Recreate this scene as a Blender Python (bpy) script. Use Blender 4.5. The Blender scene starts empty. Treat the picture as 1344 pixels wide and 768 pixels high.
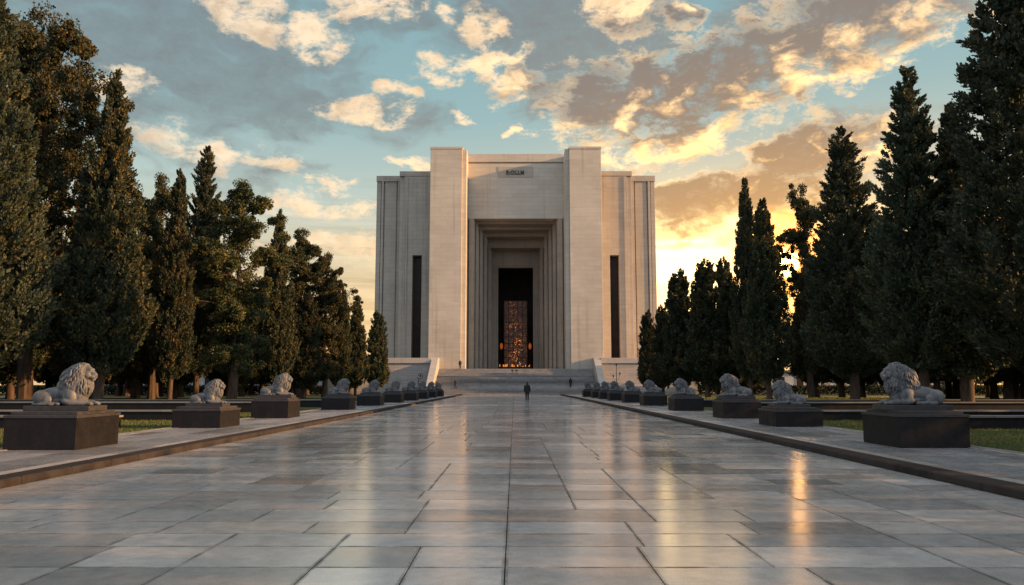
import bpy, bmesh, math, random
import numpy as np
from mathutils import Vector, Matrix, Euler

scene = bpy.context.scene
COL = scene.collection
R = math.radians
rnd = random.Random(7)

# ------------------------------------------------------------------ helpers
def link(o, parent=None):
    COL.objects.link(o)
    if parent is not None:
        o.parent = parent
    return o

def mesh_obj(name, bm, mat, parent=None, smooth=False):
    me = bpy.data.meshes.new(name)
    bm.normal_update()
    bm.to_mesh(me); bm.free()
    if mat is not None:
        me.materials.append(mat)
    if smooth:
        me.polygons.foreach_set('use_smooth', [True] * len(me.polygons))
    return link(bpy.data.objects.new(name, me), parent)

def raw_obj(name, verts, faces, mat, parent=None, smooth=False):
    me = bpy.data.meshes.new(name)
    me.from_pydata(verts, [], faces)
    me.update()
    if mat is not None:
        me.materials.append(mat)
    if smooth:
        me.polygons.foreach_set('use_smooth', [True] * len(me.polygons))
    return link(bpy.data.objects.new(name, me), parent)

def tag(o, label, cat, group=None, kind=None):
    o['label'] = label
    o['category'] = cat
    if group: o['group'] = group
    if kind: o['kind'] = kind
    return o

def structure(o):
    o['kind'] = 'structure'
    return o

def empty(name, loc, label, cat, group=None, rz=0.0):
    o = bpy.data.objects.new(name, None)
    o.empty_display_size = 0.2
    COL.objects.link(o)
    o.location = loc
    o.rotation_euler = (0, 0, rz)
    return tag(o, label, cat, group)

def box(bm, x0, x1, y0, y1, z0, z1):
    r = bmesh.ops.create_cube(bm, size=1.0)
    for v in r['verts']:
        v.co = Vector(((x0 + x1) / 2 + v.co.x * (x1 - x0), (y0 + y1) / 2 + v.co.y * (y1 - y0), (z0 + z1) / 2 + v.co.z * (z1 - z0)))
    return r['verts']

def bevel_all(bm, w, seg=2):
    es = [e for e in bm.edges if len(e.link_faces) == 2 and e.calc_face_angle(0) > 0.5]
    bmesh.ops.bevel(bm, geom=es, offset=w, segments=seg, affect='EDGES', profile=0.6)

def box_obj(name, dims, mat, parent=None, bev=0.0):
    bm = bmesh.new()
    box(bm, *dims)
    if bev: bevel_all(bm, bev)
    return mesh_obj(name, bm, mat, parent)

def tube(bm, pts, radii, n=10, caps=True, flat=1.0):
    """tapered tube through pts with rounded ends; flat squeezes the section sideways"""
    P = [Vector(p) for p in pts]
    if caps:
        d0 = (P[0] - P[1]).normalized(); d1 = (P[-1] - P[-2]).normalized()
        r0, r1 = radii[0], radii[-1]
        pre = [(P[0] + d0 * r0 * k, r0 * math.sqrt(max(0.0, 1 - k * k))) for k in (0.97, 0.8, 0.45)]
        post = [(P[-1] + d1 * r1 * k, r1 * math.sqrt(max(0.0, 1 - k * k))) for k in (0.45, 0.8, 0.97)]
        P = [p for p, _ in pre] + P + [p for p, _ in post]
        radii = [r for _, r in pre] + list(radii) + [r for _, r in post]
    rings = []
    up = Vector((0, 0, 1))
    for i, p in enumerate(P):
        a = P[max(0, i - 1)]; b = P[min(len(P) - 1, i + 1)]
        t = (b - a).normalized()
        if i:                                   # carry the frame along so the tube never twists
            s = prev - t * prev.dot(t)
        else:
            s = t.cross(up)
        if s.length < 1e-3: s = t.cross(Vector((0, 1, 0)))
        s.normalize(); prev = s; w = s.cross(t).normalized()
        rings.append([bm.verts.new(p + (s * math.cos(2 * math.pi * k / n) * flat + w * math.sin(2 * math.pi * k / n)) * radii[i]) for k in range(n)])
    for a, b in zip(rings, rings[1:]):
        for k in range(n):
            bm.faces.new((a[k], a[(k + 1) % n], b[(k + 1) % n], b[k]))
    bm.faces.new(rings[0][::-1]); bm.faces.new(rings[-1])

def ell(bm, c, r, rot=(0, 0, 0), u=20, v=12):
    m = Matrix.Translation(c) @ Euler(rot).to_matrix().to_4x4() @ Matrix.Diagonal((r[0], r[1], r[2], 1))
    bmesh.ops.create_uvsphere(bm, u_segments=u, v_segments=v, radius=1.0, matrix=m)

def remeshed(name, bm, voxel, smooth=2, mat=None):
    """fuse overlapping closed shapes into one continuous surface"""
    bmesh.ops.recalc_face_normals(bm, faces=bm.faces)
    me = bpy.data.meshes.new(name + '_raw')
    bm.to_mesh(me); bm.free()
    o = bpy.data.objects.new(name + '_raw', me)
    COL.objects.link(o)
    m = o.modifiers.new('r', 'REMESH'); m.mode = 'VOXEL'; m.voxel_size = voxel
    if smooth:
        s = o.modifiers.new('s', 'SMOOTH'); s.factor = 0.5; s.iterations = smooth
    dg = bpy.context.evaluated_depsgraph_get()
    out = bpy.data.meshes.new_from_object(o.evaluated_get(dg))
    out.name = name
    bpy.data.objects.remove(o); bpy.data.meshes.remove(me)
    out.materials.clear()
    if mat: out.materials.append(mat)
    out.polygons.foreach_set('use_smooth', [True] * len(out.polygons))
    return out

# ------------------------------------------------------------------ node helper
class NT:
    def __init__(self, nt): self.nt = nt; nt.nodes.clear()
    def new(self, t, **kw):
        n = self.nt.nodes.new(t)
        for k, v in kw.items(): setattr(n, k, v)
        return n
    def lk(self, a, b): self.nt.links.new(a, b)
    def put(self, sock, v):
        if isinstance(v, S): v = v.s
        if hasattr(v, 'is_output'): self.lk(v, sock)
        else: sock.default_value = v
    def m(self, op, a, b=None, c=None, clamp=False):
        n = self.new('ShaderNodeMath', operation=op, use_clamp=clamp)
        self.put(n.inputs[0], a)
        if b is not None: self.put(n.inputs[1], b)
        if c is not None: self.put(n.inputs[2], c)
        return S(self, n.outputs[0])
    def mix(self, f, a, b, mode='MIX'):
        n = self.new('ShaderNodeMix', data_type='RGBA', blend_type=mode)
        self.put(n.inputs[0], f)
        self.put(n.inputs[6], a if not isinstance(a, tuple) else tuple(a) + (1,))
        self.put(n.inputs[7], b if not isinstance(b, tuple) else tuple(b) + (1,))
        return S(self, n.outputs[2])
    def ramp(self, f, stops, interp='LINEAR'):
        n = self.new('ShaderNodeValToRGB')
        cr = n.color_ramp; cr.interpolation = interp
        while len(cr.elements) < len(stops): cr.elements.new(0.5)
        for e, (p, c) in zip(cr.elements, stops):
            e.position = p
            e.color = (c, c, c, 1) if not isinstance(c, tuple) else tuple(c) + (1,)
        self.put(n.inputs[0], f)
        return S(self, n.outputs[0])
    def smooth(self, v, a, b):
        n = self.new('ShaderNodeMapRange', interpolation_type='SMOOTHSTEP')
        self.put(n.inputs[0], v); n.inputs[1].default_value = a; n.inputs[2].default_value = b
        return S(self, n.outputs[0])
    def noise(self, vec, scale, detail=4.0, rough=0.55, dist=0.0, out=0):
        n = self.new('ShaderNodeTexNoise')
        if vec is not None: self.put(n.inputs['Vector'], vec)
        n.inputs['Scale'].default_value = scale; n.inputs['Detail'].default_value = detail
        n.inputs['Roughness'].default_value = rough; n.inputs['Distortion'].default_value = dist
        return S(self, n.outputs[out])
    def xyz(self, x, y, z):
        n = self.new('ShaderNodeCombineXYZ')
        for i, v in enumerate((x, y, z)): self.put(n.inputs[i], v)
        return S(self, n.outputs[0])
    def mapping(self, vec, scale=(1, 1, 1), loc=(0, 0, 0)):
        n = self.new('ShaderNodeMapping')
        self.put(n.inputs[0], vec); n.inputs['Scale'].default_value = scale; n.inputs['Location'].default_value = loc
        return S(self, n.outputs[0])
    def bump(self, h, strength=0.3, dist=0.02):
        n = self.new('ShaderNodeBump')
        n.inputs['Strength'].default_value = strength; n.inputs['Distance'].default_value = dist
        self.put(n.inputs['Height'], h)
        return S(self, n.outputs[0])

class S:
    def __init__(self, T, s): self.T = T; self.s = s
    def __add__(self, o): return self.T.m('ADD', self, o)
    __radd__ = __add__
    def __sub__(self, o): return self.T.m('SUBTRACT', self, o)
    def __rsub__(self, o): return self.T.m('SUBTRACT', o, self)
    def __mul__(self, o): return self.T.m('MULTIPLY', self, o)
    __rmul__ = __mul__
    def __truediv__(self, o): return self.T.m('DIVIDE', self, o)

def material(name, fn):
    m = bpy.data.materials.new(name); m.use_nodes = True
    T = NT(m.node_tree)
    out = T.new('ShaderNodeOutputMaterial')
    p = T.new('ShaderNodeBsdfPrincipled')
    T.lk(p.outputs[0], out.inputs[0])
    T.out = out; T.p = p
    tc = T.new('ShaderNodeTexCoord'); T.obj = S(T, tc.outputs['Object'])
    geo = T.new('ShaderNodeNewGeometry'); T.pos = S(T, geo.outputs['Position'])
    T.island = S(T, geo.outputs['Random Per Island'])
    T.orand = S(T, T.new('ShaderNodeObjectInfo').outputs['Random'])
    def st(col=None, rough=None, normal=None, spec=None, metal=None):
        if col is not None: T.put(p.inputs['Base Color'], col if not isinstance(col, tuple) else col + (1,))
        if rough is not None: T.put(p.inputs['Roughness'], rough)
        if normal is not None: T.put(p.inputs['Normal'], normal)
        if spec is not None: T.put(p.inputs['Specular IOR Level'], spec)
        if metal is not None: T.put(p.inputs['Metallic'], metal)
    T.set = st
    fn(T)
    return m

# ------------------------------------------------------------------ materials
def m_stone(c1, c2, bw=2.2, bh=0.75, joint=0.55, rough=0.75):
    def f(T):
        sep = T.new('ShaderNodeSeparateXYZ'); T.put(sep.inputs[0], T.pos)
        x, y, z = (S(T, sep.outputs[i]) for i in range(3))
        vec = T.xyz(x + y * 0.83, z, 0.0)
        b = T.new('ShaderNodeTexBrick')
        T.put(b.inputs['Vector'], vec)
        b.offset = 0.5; b.squash = 1.0
        b.inputs['Color1'].default_value = tuple(c1) + (1,); b.inputs['Color2'].default_value = tuple(c2) + (1,)
        b.inputs['Mortar'].default_value = tuple(v * joint for v in c1) + (1,)
        b.inputs['Scale'].default_value = 1.0; b.inputs['Mortar Size'].default_value = 0.018
        b.inputs['Mortar Smooth'].default_value = 0.3
        b.inputs['Brick Width'].default_value = bw; b.inputs['Row Height'].default_value = bh
        col = S(T, b.outputs['Color'])
        # travertine bedding, broad weathering, and thin runs of dirt washed down the face
        bed = T.noise(T.mapping(T.pos, (0.25, 0.25, 3.5)), 1.0, 6, 0.65)
        wx = T.noise(T.pos, 0.13, 5, 0.6)
        run = T.noise(T.mapping(T.pos, (1.4, 1.4, 0.05)), 1.0, 5, 0.6)
        k = T.ramp(bed, [(0.25, 0.91), (0.5, 1.0), (0.8, 1.04)])
        col = T.mix(1.0, col, k, 'MULTIPLY')
        col = T.mix(1.0, col, T.ramp(wx, [(0.3, (0.84, 0.83, 0.83)), (0.65, (1.05, 1.03, 1.0))]), 'MULTIPLY')
        col = T.mix(0.8, col, T.ramp(run, [(0.30, (0.74, 0.72, 0.70)), (0.43, (1, 1, 1))]), 'MULTIPLY')
        h = S(T, b.outputs['Fac']) * -1.0 + bed * 0.35
        T.set(col, rough, T.bump(h, 0.5, 0.03), 0.3)
    return f

M = {}
M['travertine'] = material('travertine', m_stone((0.57, 0.54, 0.475), (0.52, 0.49, 0.43), 2.2, 0.75, 0.72))
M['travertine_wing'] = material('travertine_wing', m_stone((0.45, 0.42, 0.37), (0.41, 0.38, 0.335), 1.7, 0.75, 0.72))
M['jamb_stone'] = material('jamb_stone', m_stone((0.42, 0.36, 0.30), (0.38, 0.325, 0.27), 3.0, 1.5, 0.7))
M['coping'] = material('coping', m_stone((0.47, 0.46, 0.45), (0.43, 0.42, 0.41), 2.0, 4.0))
M['wall_coping'] = material('wall_coping', m_stone((0.21, 0.205, 0.20), (0.17, 0.165, 0.16), 1.4, 4.0))
M['terrace_stone'] = material('terrace_stone', m_stone((0.44, 0.42, 0.41), (0.37, 0.36, 0.35), 1.5, 0.42, 0.5))

def f_step(T):
    b = T.new('ShaderNodeTexBrick')
    sep = T.new('ShaderNodeSeparateXYZ'); T.put(sep.inputs[0], T.pos)
    T.put(b.inputs['Vector'], T.xyz(S(T, sep.outputs[0]), S(T, sep.outputs[2]), 0.0))
    b.inputs['Color1'].default_value = (0.42, 0.41, 0.40, 1); b.inputs['Color2'].default_value = (0.34, 0.335, 0.33, 1)
    b.inputs['Mortar'].default_value = (0.15, 0.14, 0.14, 1)
    b.inputs['Scale'].default_value = 1; b.inputs['Mortar Size'].default_value = 0.006
    b.inputs['Brick Width'].default_value = 1.9; b.inputs['Row Height'].default_value = 4.1 / 18
    n = T.noise(T.pos, 1.2, 6, 0.65)
    course = T.noise(T.xyz(0.0, 0.0, T.m('FLOOR', S(T, sep.outputs[2]) * (18 / 4.1) - 0.02) * 7.31), 1.0, 0)
    col = T.mix(1.0, S(T, b.outputs['Color']), T.ramp(n, [(0.3, 0.72), (0.7, 1.12)]), 'MULTIPLY')
    col = T.mix(1.0, col, T.ramp(course, [(0.3, 0.5), (0.65, 1.25)]), 'MULTIPLY')
    T.set(col, 0.6, T.bump(n, 0.2, 0.01), 0.4)
M['step_stone'] = material('step_stone', f_step)

def f_floor(c, rbase, rvar, grain=1.0, spec=0.9):
    def f(T):
        a = T.new('ShaderNodeAttribute'); a.attribute_name = 'tone'
        sep = T.new('ShaderNodeSeparateXYZ'); T.lk(a.outputs['Vector'], sep.inputs[0])
        t1, t2, rim = S(T, sep.outputs[0]), S(T, sep.outputs[1]), S(T, sep.outputs[2])
        speck = T.noise(T.pos, 85.0, 3, 0.7)
        mott = T.noise(T.pos, 5.0, 6, 0.65)
        wear = T.noise(T.mapping(T.pos, (0.7, 0.22, 1)), 1.0, 6, 0.62)
        col = T.ramp(t1, [(0.0, tuple(v * 0.66 for v in c)), (0.45, c), (1.0, tuple(min(1, v * 1.22) for v in c))])
        col = T.mix(1.0, col, T.ramp(speck, [(0.3, 0.70), (0.5, 1.0), (0.72, 1.3)]), 'MULTIPLY')
        col = T.mix(0.8, col, T.ramp(mott, [(0.3, 0.78), (0.7, 1.15)]), 'MULTIPLY')
        col = T.mix(0.9, col, T.ramp(wear, [(0.3, 0.84), (0.62, 1.06)]), 'MULTIPLY')
        grime = rim * T.smooth(T.noise(T.pos, 2.3, 6, 0.7), 0.30, 0.62)
        col = T.mix(grime * 0.8, col, (0.045, 0.043, 0.042))
        ro = T.m('MAXIMUM', grime * 0.25 + (t2 - 0.5) * rvar + rbase + (wear - 0.5) * 0.24 + (mott - 0.5) * 0.14, 0.07)
        h = speck * 0.5 * grain + mott * 0.9
        T.set(col, ro, T.bump(h, 0.16, 0.006), spec)
    return f
M['plaza_stone'] = material('plaza_stone', f_floor((0.47, 0.465, 0.46), 0.12, 0.09))
M['walk_stone'] = material('walk_stone', f_floor((0.27, 0.28, 0.30), 0.26, 0.12))
M['kerb_stone'] = material('kerb_stone', f_floor((0.032, 0.024, 0.0225), 0.8, 0.15, 2.0, 0.12))
M['edge_stone'] = material('edge_stone', f_floor((0.26, 0.24, 0.23), 0.5, 0.15))
M['joint'] = material('joint', lambda T: T.set(T.ramp(T.noise(T.pos, 9, 5), [(0.3, (0.008, 0.008, 0.008)), (0.7, (0.026, 0.024, 0.023))]), 0.9))

def f_granite(T):
    sp = T.noise(T.obj, 60, 3, 0.7); mo = T.noise(T.obj, 3.5, 6, 0.65)
    run = T.noise(T.mapping(T.obj, (6, 6, 0.7)), 1.0, 5)
    col = T.mix(1.0, T.ramp(sp, [(0.3, (0.004, 0.0039, 0.0046)), (0.55, (0.0090, 0.0086, 0.0098)), (0.75, (0.026, 0.024, 0.026))]), T.ramp(mo, [(0.3, 0.62), (0.7, 1.3)]), 'MULTIPLY')
    col = T.mix(0.45, col, T.ramp(run, [(0.45, (1, 1, 1)), (0.7, (1.9, 1.8, 1.7))]), 'MULTIPLY')
    T.set(col, T.ramp(mo, [(0.3, 0.42), (0.7, 0.7)]), T.bump(sp, 0.12, 0.004), 0.22)
M['dark_granite'] = material('dark_granite', f_granite)
def f_cap(T):
    mo = T.noise(T.obj, 5, 6, 0.65)
    T.set(T.ramp(mo, [(0.3, (0.018, 0.0175, 0.019)), (0.7, (0.046, 0.043, 0.045))]), 0.5, T.bump(mo, 0.2, 0.006), 0.45)
M['cap_granite'] = material('cap_granite', f_cap)

def f_lion(T):
    a = T.noise(T.obj, 5, 7, 0.65); b = T.noise(T.obj, 45, 3, 0.6); pool = T.noise(T.mapping(T.obj, (7, 7, 1.6)), 1.0, 5)
    col = T.ramp(a, [(0.28, (0.065, 0.071, 0.078)), (0.5, (0.125, 0.133, 0.143)), (0.75, (0.21, 0.216, 0.222))])
    col = T.mix(0.7, col, T.ramp(b, [(0.3, 0.75), (0.7, 1.15)]), 'MULTIPLY')
    col = T.mix(0.75, col, T.ramp(pool, [(0.36, (0.42, 0.43, 0.42)), (0.55, (1, 1, 1))]), 'MULTIPLY')
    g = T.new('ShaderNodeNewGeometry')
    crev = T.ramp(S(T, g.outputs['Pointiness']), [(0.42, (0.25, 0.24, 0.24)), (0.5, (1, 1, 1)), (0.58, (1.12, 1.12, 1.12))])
    col = T.mix(0.85, col, crev, 'MULTIPLY')     # darker in the carved grooves, lighter on raised edges
    T.set(col, 0.55, T.bump(a * 0.6 + b * 0.5, 0.25, 0.006), 0.4)
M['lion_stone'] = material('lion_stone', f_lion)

def f_leaf(base, hi, trans, rough=0.6):
    def f(T):
        p = T.p
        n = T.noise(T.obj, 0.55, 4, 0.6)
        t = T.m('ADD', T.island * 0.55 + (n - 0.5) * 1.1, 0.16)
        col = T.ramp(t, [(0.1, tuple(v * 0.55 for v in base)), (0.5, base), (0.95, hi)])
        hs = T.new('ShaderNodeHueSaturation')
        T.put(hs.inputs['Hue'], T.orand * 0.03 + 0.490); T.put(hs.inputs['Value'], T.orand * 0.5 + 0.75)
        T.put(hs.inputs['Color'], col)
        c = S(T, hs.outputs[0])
        T.set(c, rough, None, 0.25)
        tr = T.new('ShaderNodeBsdfTranslucent'); T.put(tr.inputs[0], T.mix(1.0, c, (1.3, 1.15, 0.6), 'MULTIPLY'))
        mx = T.new('ShaderNodeMixShader'); mx.inputs[0].default_value = trans
        T.lk(p.outputs[0], mx.inputs[1]); T.lk(tr.outputs[0], mx.inputs[2]); T.lk(mx.outputs[0], T.out.inputs[0])
    return f
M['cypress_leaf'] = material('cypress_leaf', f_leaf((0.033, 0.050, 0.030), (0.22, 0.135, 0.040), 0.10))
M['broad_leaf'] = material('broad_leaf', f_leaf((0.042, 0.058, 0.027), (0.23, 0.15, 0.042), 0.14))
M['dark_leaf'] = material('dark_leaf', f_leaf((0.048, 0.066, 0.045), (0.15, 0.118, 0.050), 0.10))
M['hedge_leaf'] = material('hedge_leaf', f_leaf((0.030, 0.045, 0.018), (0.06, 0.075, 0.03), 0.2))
def f_bark(T):
    n = T.noise(T.mapping(T.obj, (7, 7, 1.2)), 1.0, 6, 0.65)
    T.set(T.ramp(n, [(0.3, (0.03, 0.021, 0.016)), (0.7, (0.11, 0.078, 0.058))]), 0.85, T.bump(n, 0.6, 0.03), 0.2)
M['bark'] = material('bark', f_bark)
def f_lawn(T):
    a = T.noise(T.pos, 0.35, 6, 0.65); b = T.noise(T.pos, 14, 4, 0.7)
    col = T.mix(0.7, T.ramp(a, [(0.3, (0.035, 0.052, 0.014)), (0.7, (0.085, 0.095, 0.026))]), T.ramp(b, [(0.3, 0.55), (0.7, 1.35)]), 'MULTIPLY')
    T.set(col, 0.85, T.bump(b, 0.8, 0.04), 0.15)
M['lawn'] = material('lawn', f_lawn)
def f_grass(T):
    T.set(T.ramp(T.island, [(0.0, (0.038, 0.06, 0.014)), (0.6, (0.075, 0.10, 0.025)), (1.0, (0.14, 0.13, 0.045))]), 0.6, None, 0.25)
M['grass'] = material('grass', f_grass)
def f_sand(T):
    n = T.noise(T.pos, 2.2, 6, 0.65)
    T.set(T.ramp(n, [(0.3, (0.36, 0.27, 0.16)), (0.7, (0.50, 0.40, 0.26))]), 0.85, T.bump(n, 0.3, 0.02), 0.2)
M['sand'] = material('sand', f_sand)
M['flower'] = material('flower', lambda T: T.set(T.ramp(T.island, [(0.0, (0.55, 0.34, 0.02)), (0.7, (0.75, 0.52, 0.04)), (1.0, (0.08, 0.12, 0.03))]), 0.6))
def f_plaster(T):
    n = T.noise(T.pos, 0.5, 6, 0.65); s = T.noise(T.mapping(T.pos, (1.5, 1.5, 0.15)), 1.0, 5)
    T.set(T.mix(0.7, T.ramp(n, [(0.3, (0.36, 0.37, 0.38)), (0.7, (0.52, 0.53, 0.53))]), T.ramp(s, [(0.35, 0.7), (0.6, 1.0)]), 'MULTIPLY'), 0.8)
M['plaster'] = material('plaster', f_plaster)
M['roof_grey'] = material('roof_grey', lambda T: T.set(T.ramp(T.noise(T.pos, 1.5, 5), [(0.3, (0.12, 0.115, 0.11)), (0.7, (0.2, 0.19, 0.18))]), 0.8))
M['glass_dark'] = material('glass_dark', lambda T: T.set(T.ramp(T.noise(T.pos, 0.8, 3), [(0.3, (0.022, 0.014, 0.010)), (0.7, (0.045, 0.027, 0.018))]), 0.3, None, 0.18))
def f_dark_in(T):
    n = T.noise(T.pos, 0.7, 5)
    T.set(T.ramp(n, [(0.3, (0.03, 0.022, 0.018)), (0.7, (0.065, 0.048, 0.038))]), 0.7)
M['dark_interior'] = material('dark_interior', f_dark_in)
M['iron'] = material('iron', lambda T: T.set(T.ramp(T.noise(T.obj, 12, 4), [(0.3, (0.012, 0.012, 0.013)), (0.7, (0.035, 0.033, 0.032))]), 0.5, None, 0.5, 0.6))
M['letter'] = material('letter', lambda T: T.set(T.ramp(T.noise(T.obj, 3, 4), [(0.3, (0.045, 0.04, 0.034)), (0.7, (0.09, 0.078, 0.065))]), 0.5))
def emit(col, s):
    def f(T):
        n = T.noise(T.obj, 9, 3)
        T.set(col, 0.5)
        T.put(T.p.inputs['Emission Color'], T.mix(1.0, col, T.ramp(n, [(0.3, 0.5), (0.7, 1.2)]), 'MULTIPLY'))
        T.p.inputs['Emission Strength'].default_value = s
    return f
M['candle'] = material('candle', emit((1.0, 0.33, 0.06), 0.6))
M['lantern_glow'] = material('lantern_glow', emit((1.0, 0.20, 0.02), 0.2))
def f_mosaic(T):
    """wall of small amber glass lights, most of them dim, in a dark bronze lattice"""
    sep = T.new('ShaderNodeSeparateXYZ'); T.put(sep.inputs[0], T.obj)
    x, z = S(T, sep.outputs[0]), S(T, sep.outputs[2])
    v = T.new('ShaderNodeTexVoronoi'); v.feature = 'F1'
    T.put(v.inputs['Vector'], T.xyz(x * 6.2, z * 5.2, 0.0)); v.inputs['Scale'].default_value = 1.0
    sc = T.new('ShaderNodeSeparateColor'); T.lk(v.outputs['Color'], sc.inputs[0])
    rr, gg = S(T, sc.outputs[0]), S(T, sc.outputs[1])
    core = T.smooth(S(T, v.outputs['Distance']), 0.42, 0.12)
    big = T.noise(T.obj, 0.45, 3, 0.6)
    mid = T.smooth(T.m('ABSOLUTE', x), 2.1, 0.2)
    low = T.smooth(z, 13.0, 1.0)
    on = T.m('POWER', rr, 1.6) * core * T.smooth(big, 0.25, 0.7) * (mid * 0.8 + 0.2) * (low * 0.75 + 0.25)
    col = T.ramp(gg, [(0.0, (0.75, 0.11, 0.01)), (0.6, (1.0, 0.27, 0.03)), (1.0, (1.0, 0.55, 0.18))])
    T.set((0.035, 0.018, 0.010), 0.4)
    T.put(T.p.inputs['Emission Color'], col); T.put(T.p.inputs['Emission Strength'], on * 2.6 + 0.006)
M['mosaic'] = material('mosaic', f_mosaic)
def cloth(c, r=0.85):
    return lambda T: T.set(T.ramp(T.noise(T.obj, 14, 4), [(0.3, tuple(v * 0.7 for v in c)), (0.7, tuple(v * 1.25 for v in c))]), r)
M['black_cloth'] = material('black_cloth', cloth((0.012, 0.012, 0.014)))
M['trouser'] = material('trouser', cloth((0.02, 0.02, 0.024)))
M['navy'] = material('navy', cloth((0.02, 0.024, 0.04)))
M['grey_cloth'] = material('grey_cloth', cloth((0.04, 0.038, 0.038)))
M['skin'] = material('skin', cloth((0.42, 0.25, 0.18), 0.55))
M['hair'] = material('hair', cloth((0.015, 0.011, 0.009), 0.5))
M['leather'] = material('leather', cloth((0.05, 0.035, 0.028), 0.4))

# ------------------------------------------------------------------ camera
cam = bpy.data.cameras.new('camera'); cam.sensor_width = 36.0; cam.lens = 36.0 * 1044 / 1344
cam.clip_end = 6000; cam.clip_start = 0.05
co = bpy.data.objects.new('camera', cam); COL.objects.link(co)
co.location = (0.42, 0, 1.55)
co.rotation_euler = (R(90) + math.atan(121 / 1044), 0, math.atan(3 / 1044))
scene.camera = co

# ------------------------------------------------------------------ sun and sky
SUN_AZ, SUN_EL = 99.0, 13.0
sd = Vector((math.sin(R(SUN_AZ)) * math.cos(R(SUN_EL)), math.cos(R(SUN_AZ)) * math.cos(R(SUN_EL)), math.sin(R(SUN_EL))))
sl = bpy.data.lights.new('sun', 'SUN'); sl.energy = 5.0; sl.angle = R(0.6); sl.color = (1.0, 0.52, 0.21)
so = bpy.data.objects.new('sun', sl); COL.objects.link(so)
so.rotation_euler = sd.to_track_quat('Z', 'Y').to_euler(); so.location = (60, -20, 60)

W = bpy.data.worlds.new('World'); scene.world = W; W.use_nodes = True
T = NT(W.node_tree)
wout = T.new('ShaderNodeOutputWorld')
sky = T.new('ShaderNodeTexSky', sky_type='NISHITA'); sky.sun_disc = False
sky.sun_elevation = R(SUN_EL); sky.sun_rotation = R(SUN_AZ); sky.air_density = 1.2; sky.dust_density = 2.0; sky.ozone_density = 1.5
bg1 = T.new('ShaderNodeBackground'); T.put(bg1.inputs[0], T.mix(1.0, S(T, sky.outputs[0]), (0.22, 0.20, 0.15), 'MULTIPLY')); bg1.inputs[1].default_value = 0.06
tc = T.new('ShaderNodeTexCoord')
sep = T.new('ShaderNodeSeparateXYZ'); T.lk(tc.outputs['Generated'], sep.inputs[0])
dx, dy, dz = (S(T, sep.outputs[i]) for i in range(3))
az = T.m('ARCTAN2', dx, dy) * 57.29578
el = T.m('ARCSINE', dz) * 57.29578
# azimuth, elevation, half-widths (degrees), tilt, weight of each cloud bank
CL = [(8.9, 20.1, 5.8, 2.5, 12, 1.0), (15.8, 20.8, 8.0, 3.3, 15, 1.0), (22.0, 22.6, 8.3, 3.1, 12, 1.0), (27.6, 24.0, 6.4, 2.8, 8, 1.0), (13.0, 17.6, 5.0, 1.3, 14, 0.9),
      (20.7, 15.3, 3.9, 1.9, 8, 1.0), (24.1, 15.9, 2.8, 1.4, 8, 0.9), (13.8, 12.9, 6.6, 1.6, 3, 1.0), (19.6, 12.5, 3.0, 1.5, 0, 0.8),
      (8.5, 26.0, 2.6, 1.3, 0, 0.8), (1.2, 21.2, 2.6, 1.5, -20, 0.75), (-2.8, 22.4, 3.4, 0.8, 8, 0.85), (-9.2, 20.5, 1.1, 0.55, 0, 0.8),
      (-5.2, 25.7, 0.8, 0.6, 0, 0.8), (-2.3, 25.1, 1.4, 1.2, 0, 0.8), (-20.0, 24.9, 3.0, 1.1, -14, 0.9), (-14.9, 23.9, 1.6, 1.5, -35, 1.0),
      (-26.9, 19.2, 1.8, 0.9, 0, 0.9), (-21.3, 15.5, 3.7, 0.9, -14, 0.62),
      (-18.0, 15.1, 3.1, 0.7, -5, 0.62), (-13.5, 13.8, 1.9, 0.4, 0, 0.8), (-14.5, 12.4, 5.0, 0.6, 0, 0.55), (-7.6, 15.7, 1.9, 0.35, 0, 0.75),
      (-3.7, 18.9, 0.9, 0.35, 0, 0.75), (0.3, 17.9, 0.7, 0.25, 0, 0.75), (-12.9, 9.6, 4.8, 0.8, 0, 0.6), (12.9, 10.0, 3.2, 0.4, 0, 0.6),
      (9.2, 16.4, 3.4, 1.1, 8, 0.85), (-10.9, 18.9, 2.7, 0.7, 0, 0.65), (12.7, 25.5, 1.3, 0.8, 0, 0.85), (-10.5, 25.8, 3.4, 1.0, 0, 0.85),
      (5.7, 21.7, 2.3, 1.1, 0, 0.75)]
SOFT = [(-20.0, 15.0, 6.0, 1.8, -8, 0.45), (-24.0, 22.0, 11.0, 5.0, -4, 1.0), (-18.0, 19.2, 6.5, 2.2, -6, 1.0), (4.0, 25.2, 8.5, 3.6, 0, 1.0), (3.2, 20.6, 4.2, 2.4, -30, 0.75),
        (24.0, 25.0, 9.0, 3.2, 6, 0.8), (-9.5, 18.6, 4.5, 1.5, 0, 0.65), (23.0, 15.6, 5.5, 2.0, 8, 0.75), (15.0, 12.8, 7.0, 1.5, 3, 0.75), (-10.0, 25.6, 5.0, 1.6, 0, 0.7)]
BIG = [c for c in CL if c[2] * c[3] > 4.0]
def blobs(aw, ew, lst, grow=1.0):
    best = None
    for (ca, ce, ra, re, tilt, w) in lst:
        ra *= grow; re *= grow
        c, s = math.cos(R(tilt)), math.sin(R(tilt))
        u = T.m('MULTIPLY_ADD', aw, c / ra, T.m('MULTIPLY_ADD', ew, s / ra, -(ca * c + ce * s) / ra))
        q = T.m('MULTIPLY_ADD', ew, c / re, T.m('MULTIPLY_ADD', aw, -s / re, -(ce * c - ca * s) / re))
        r2 = T.m('MULTIPLY_ADD', u, u, q * q)
        b = T.m('MULTIPLY_ADD', r2, -w * 0.62, w * 0.8)
        best = b if best is None else T.m('MAXIMUM', best, b)
    return best
sun_a, sun_e = 18.86, 8.3
wn = T.new('ShaderNodeTexNoise'); T.put(wn.inputs['Vector'], T.xyz(az * 0.16, el * 0.27, 0.0))
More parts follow.
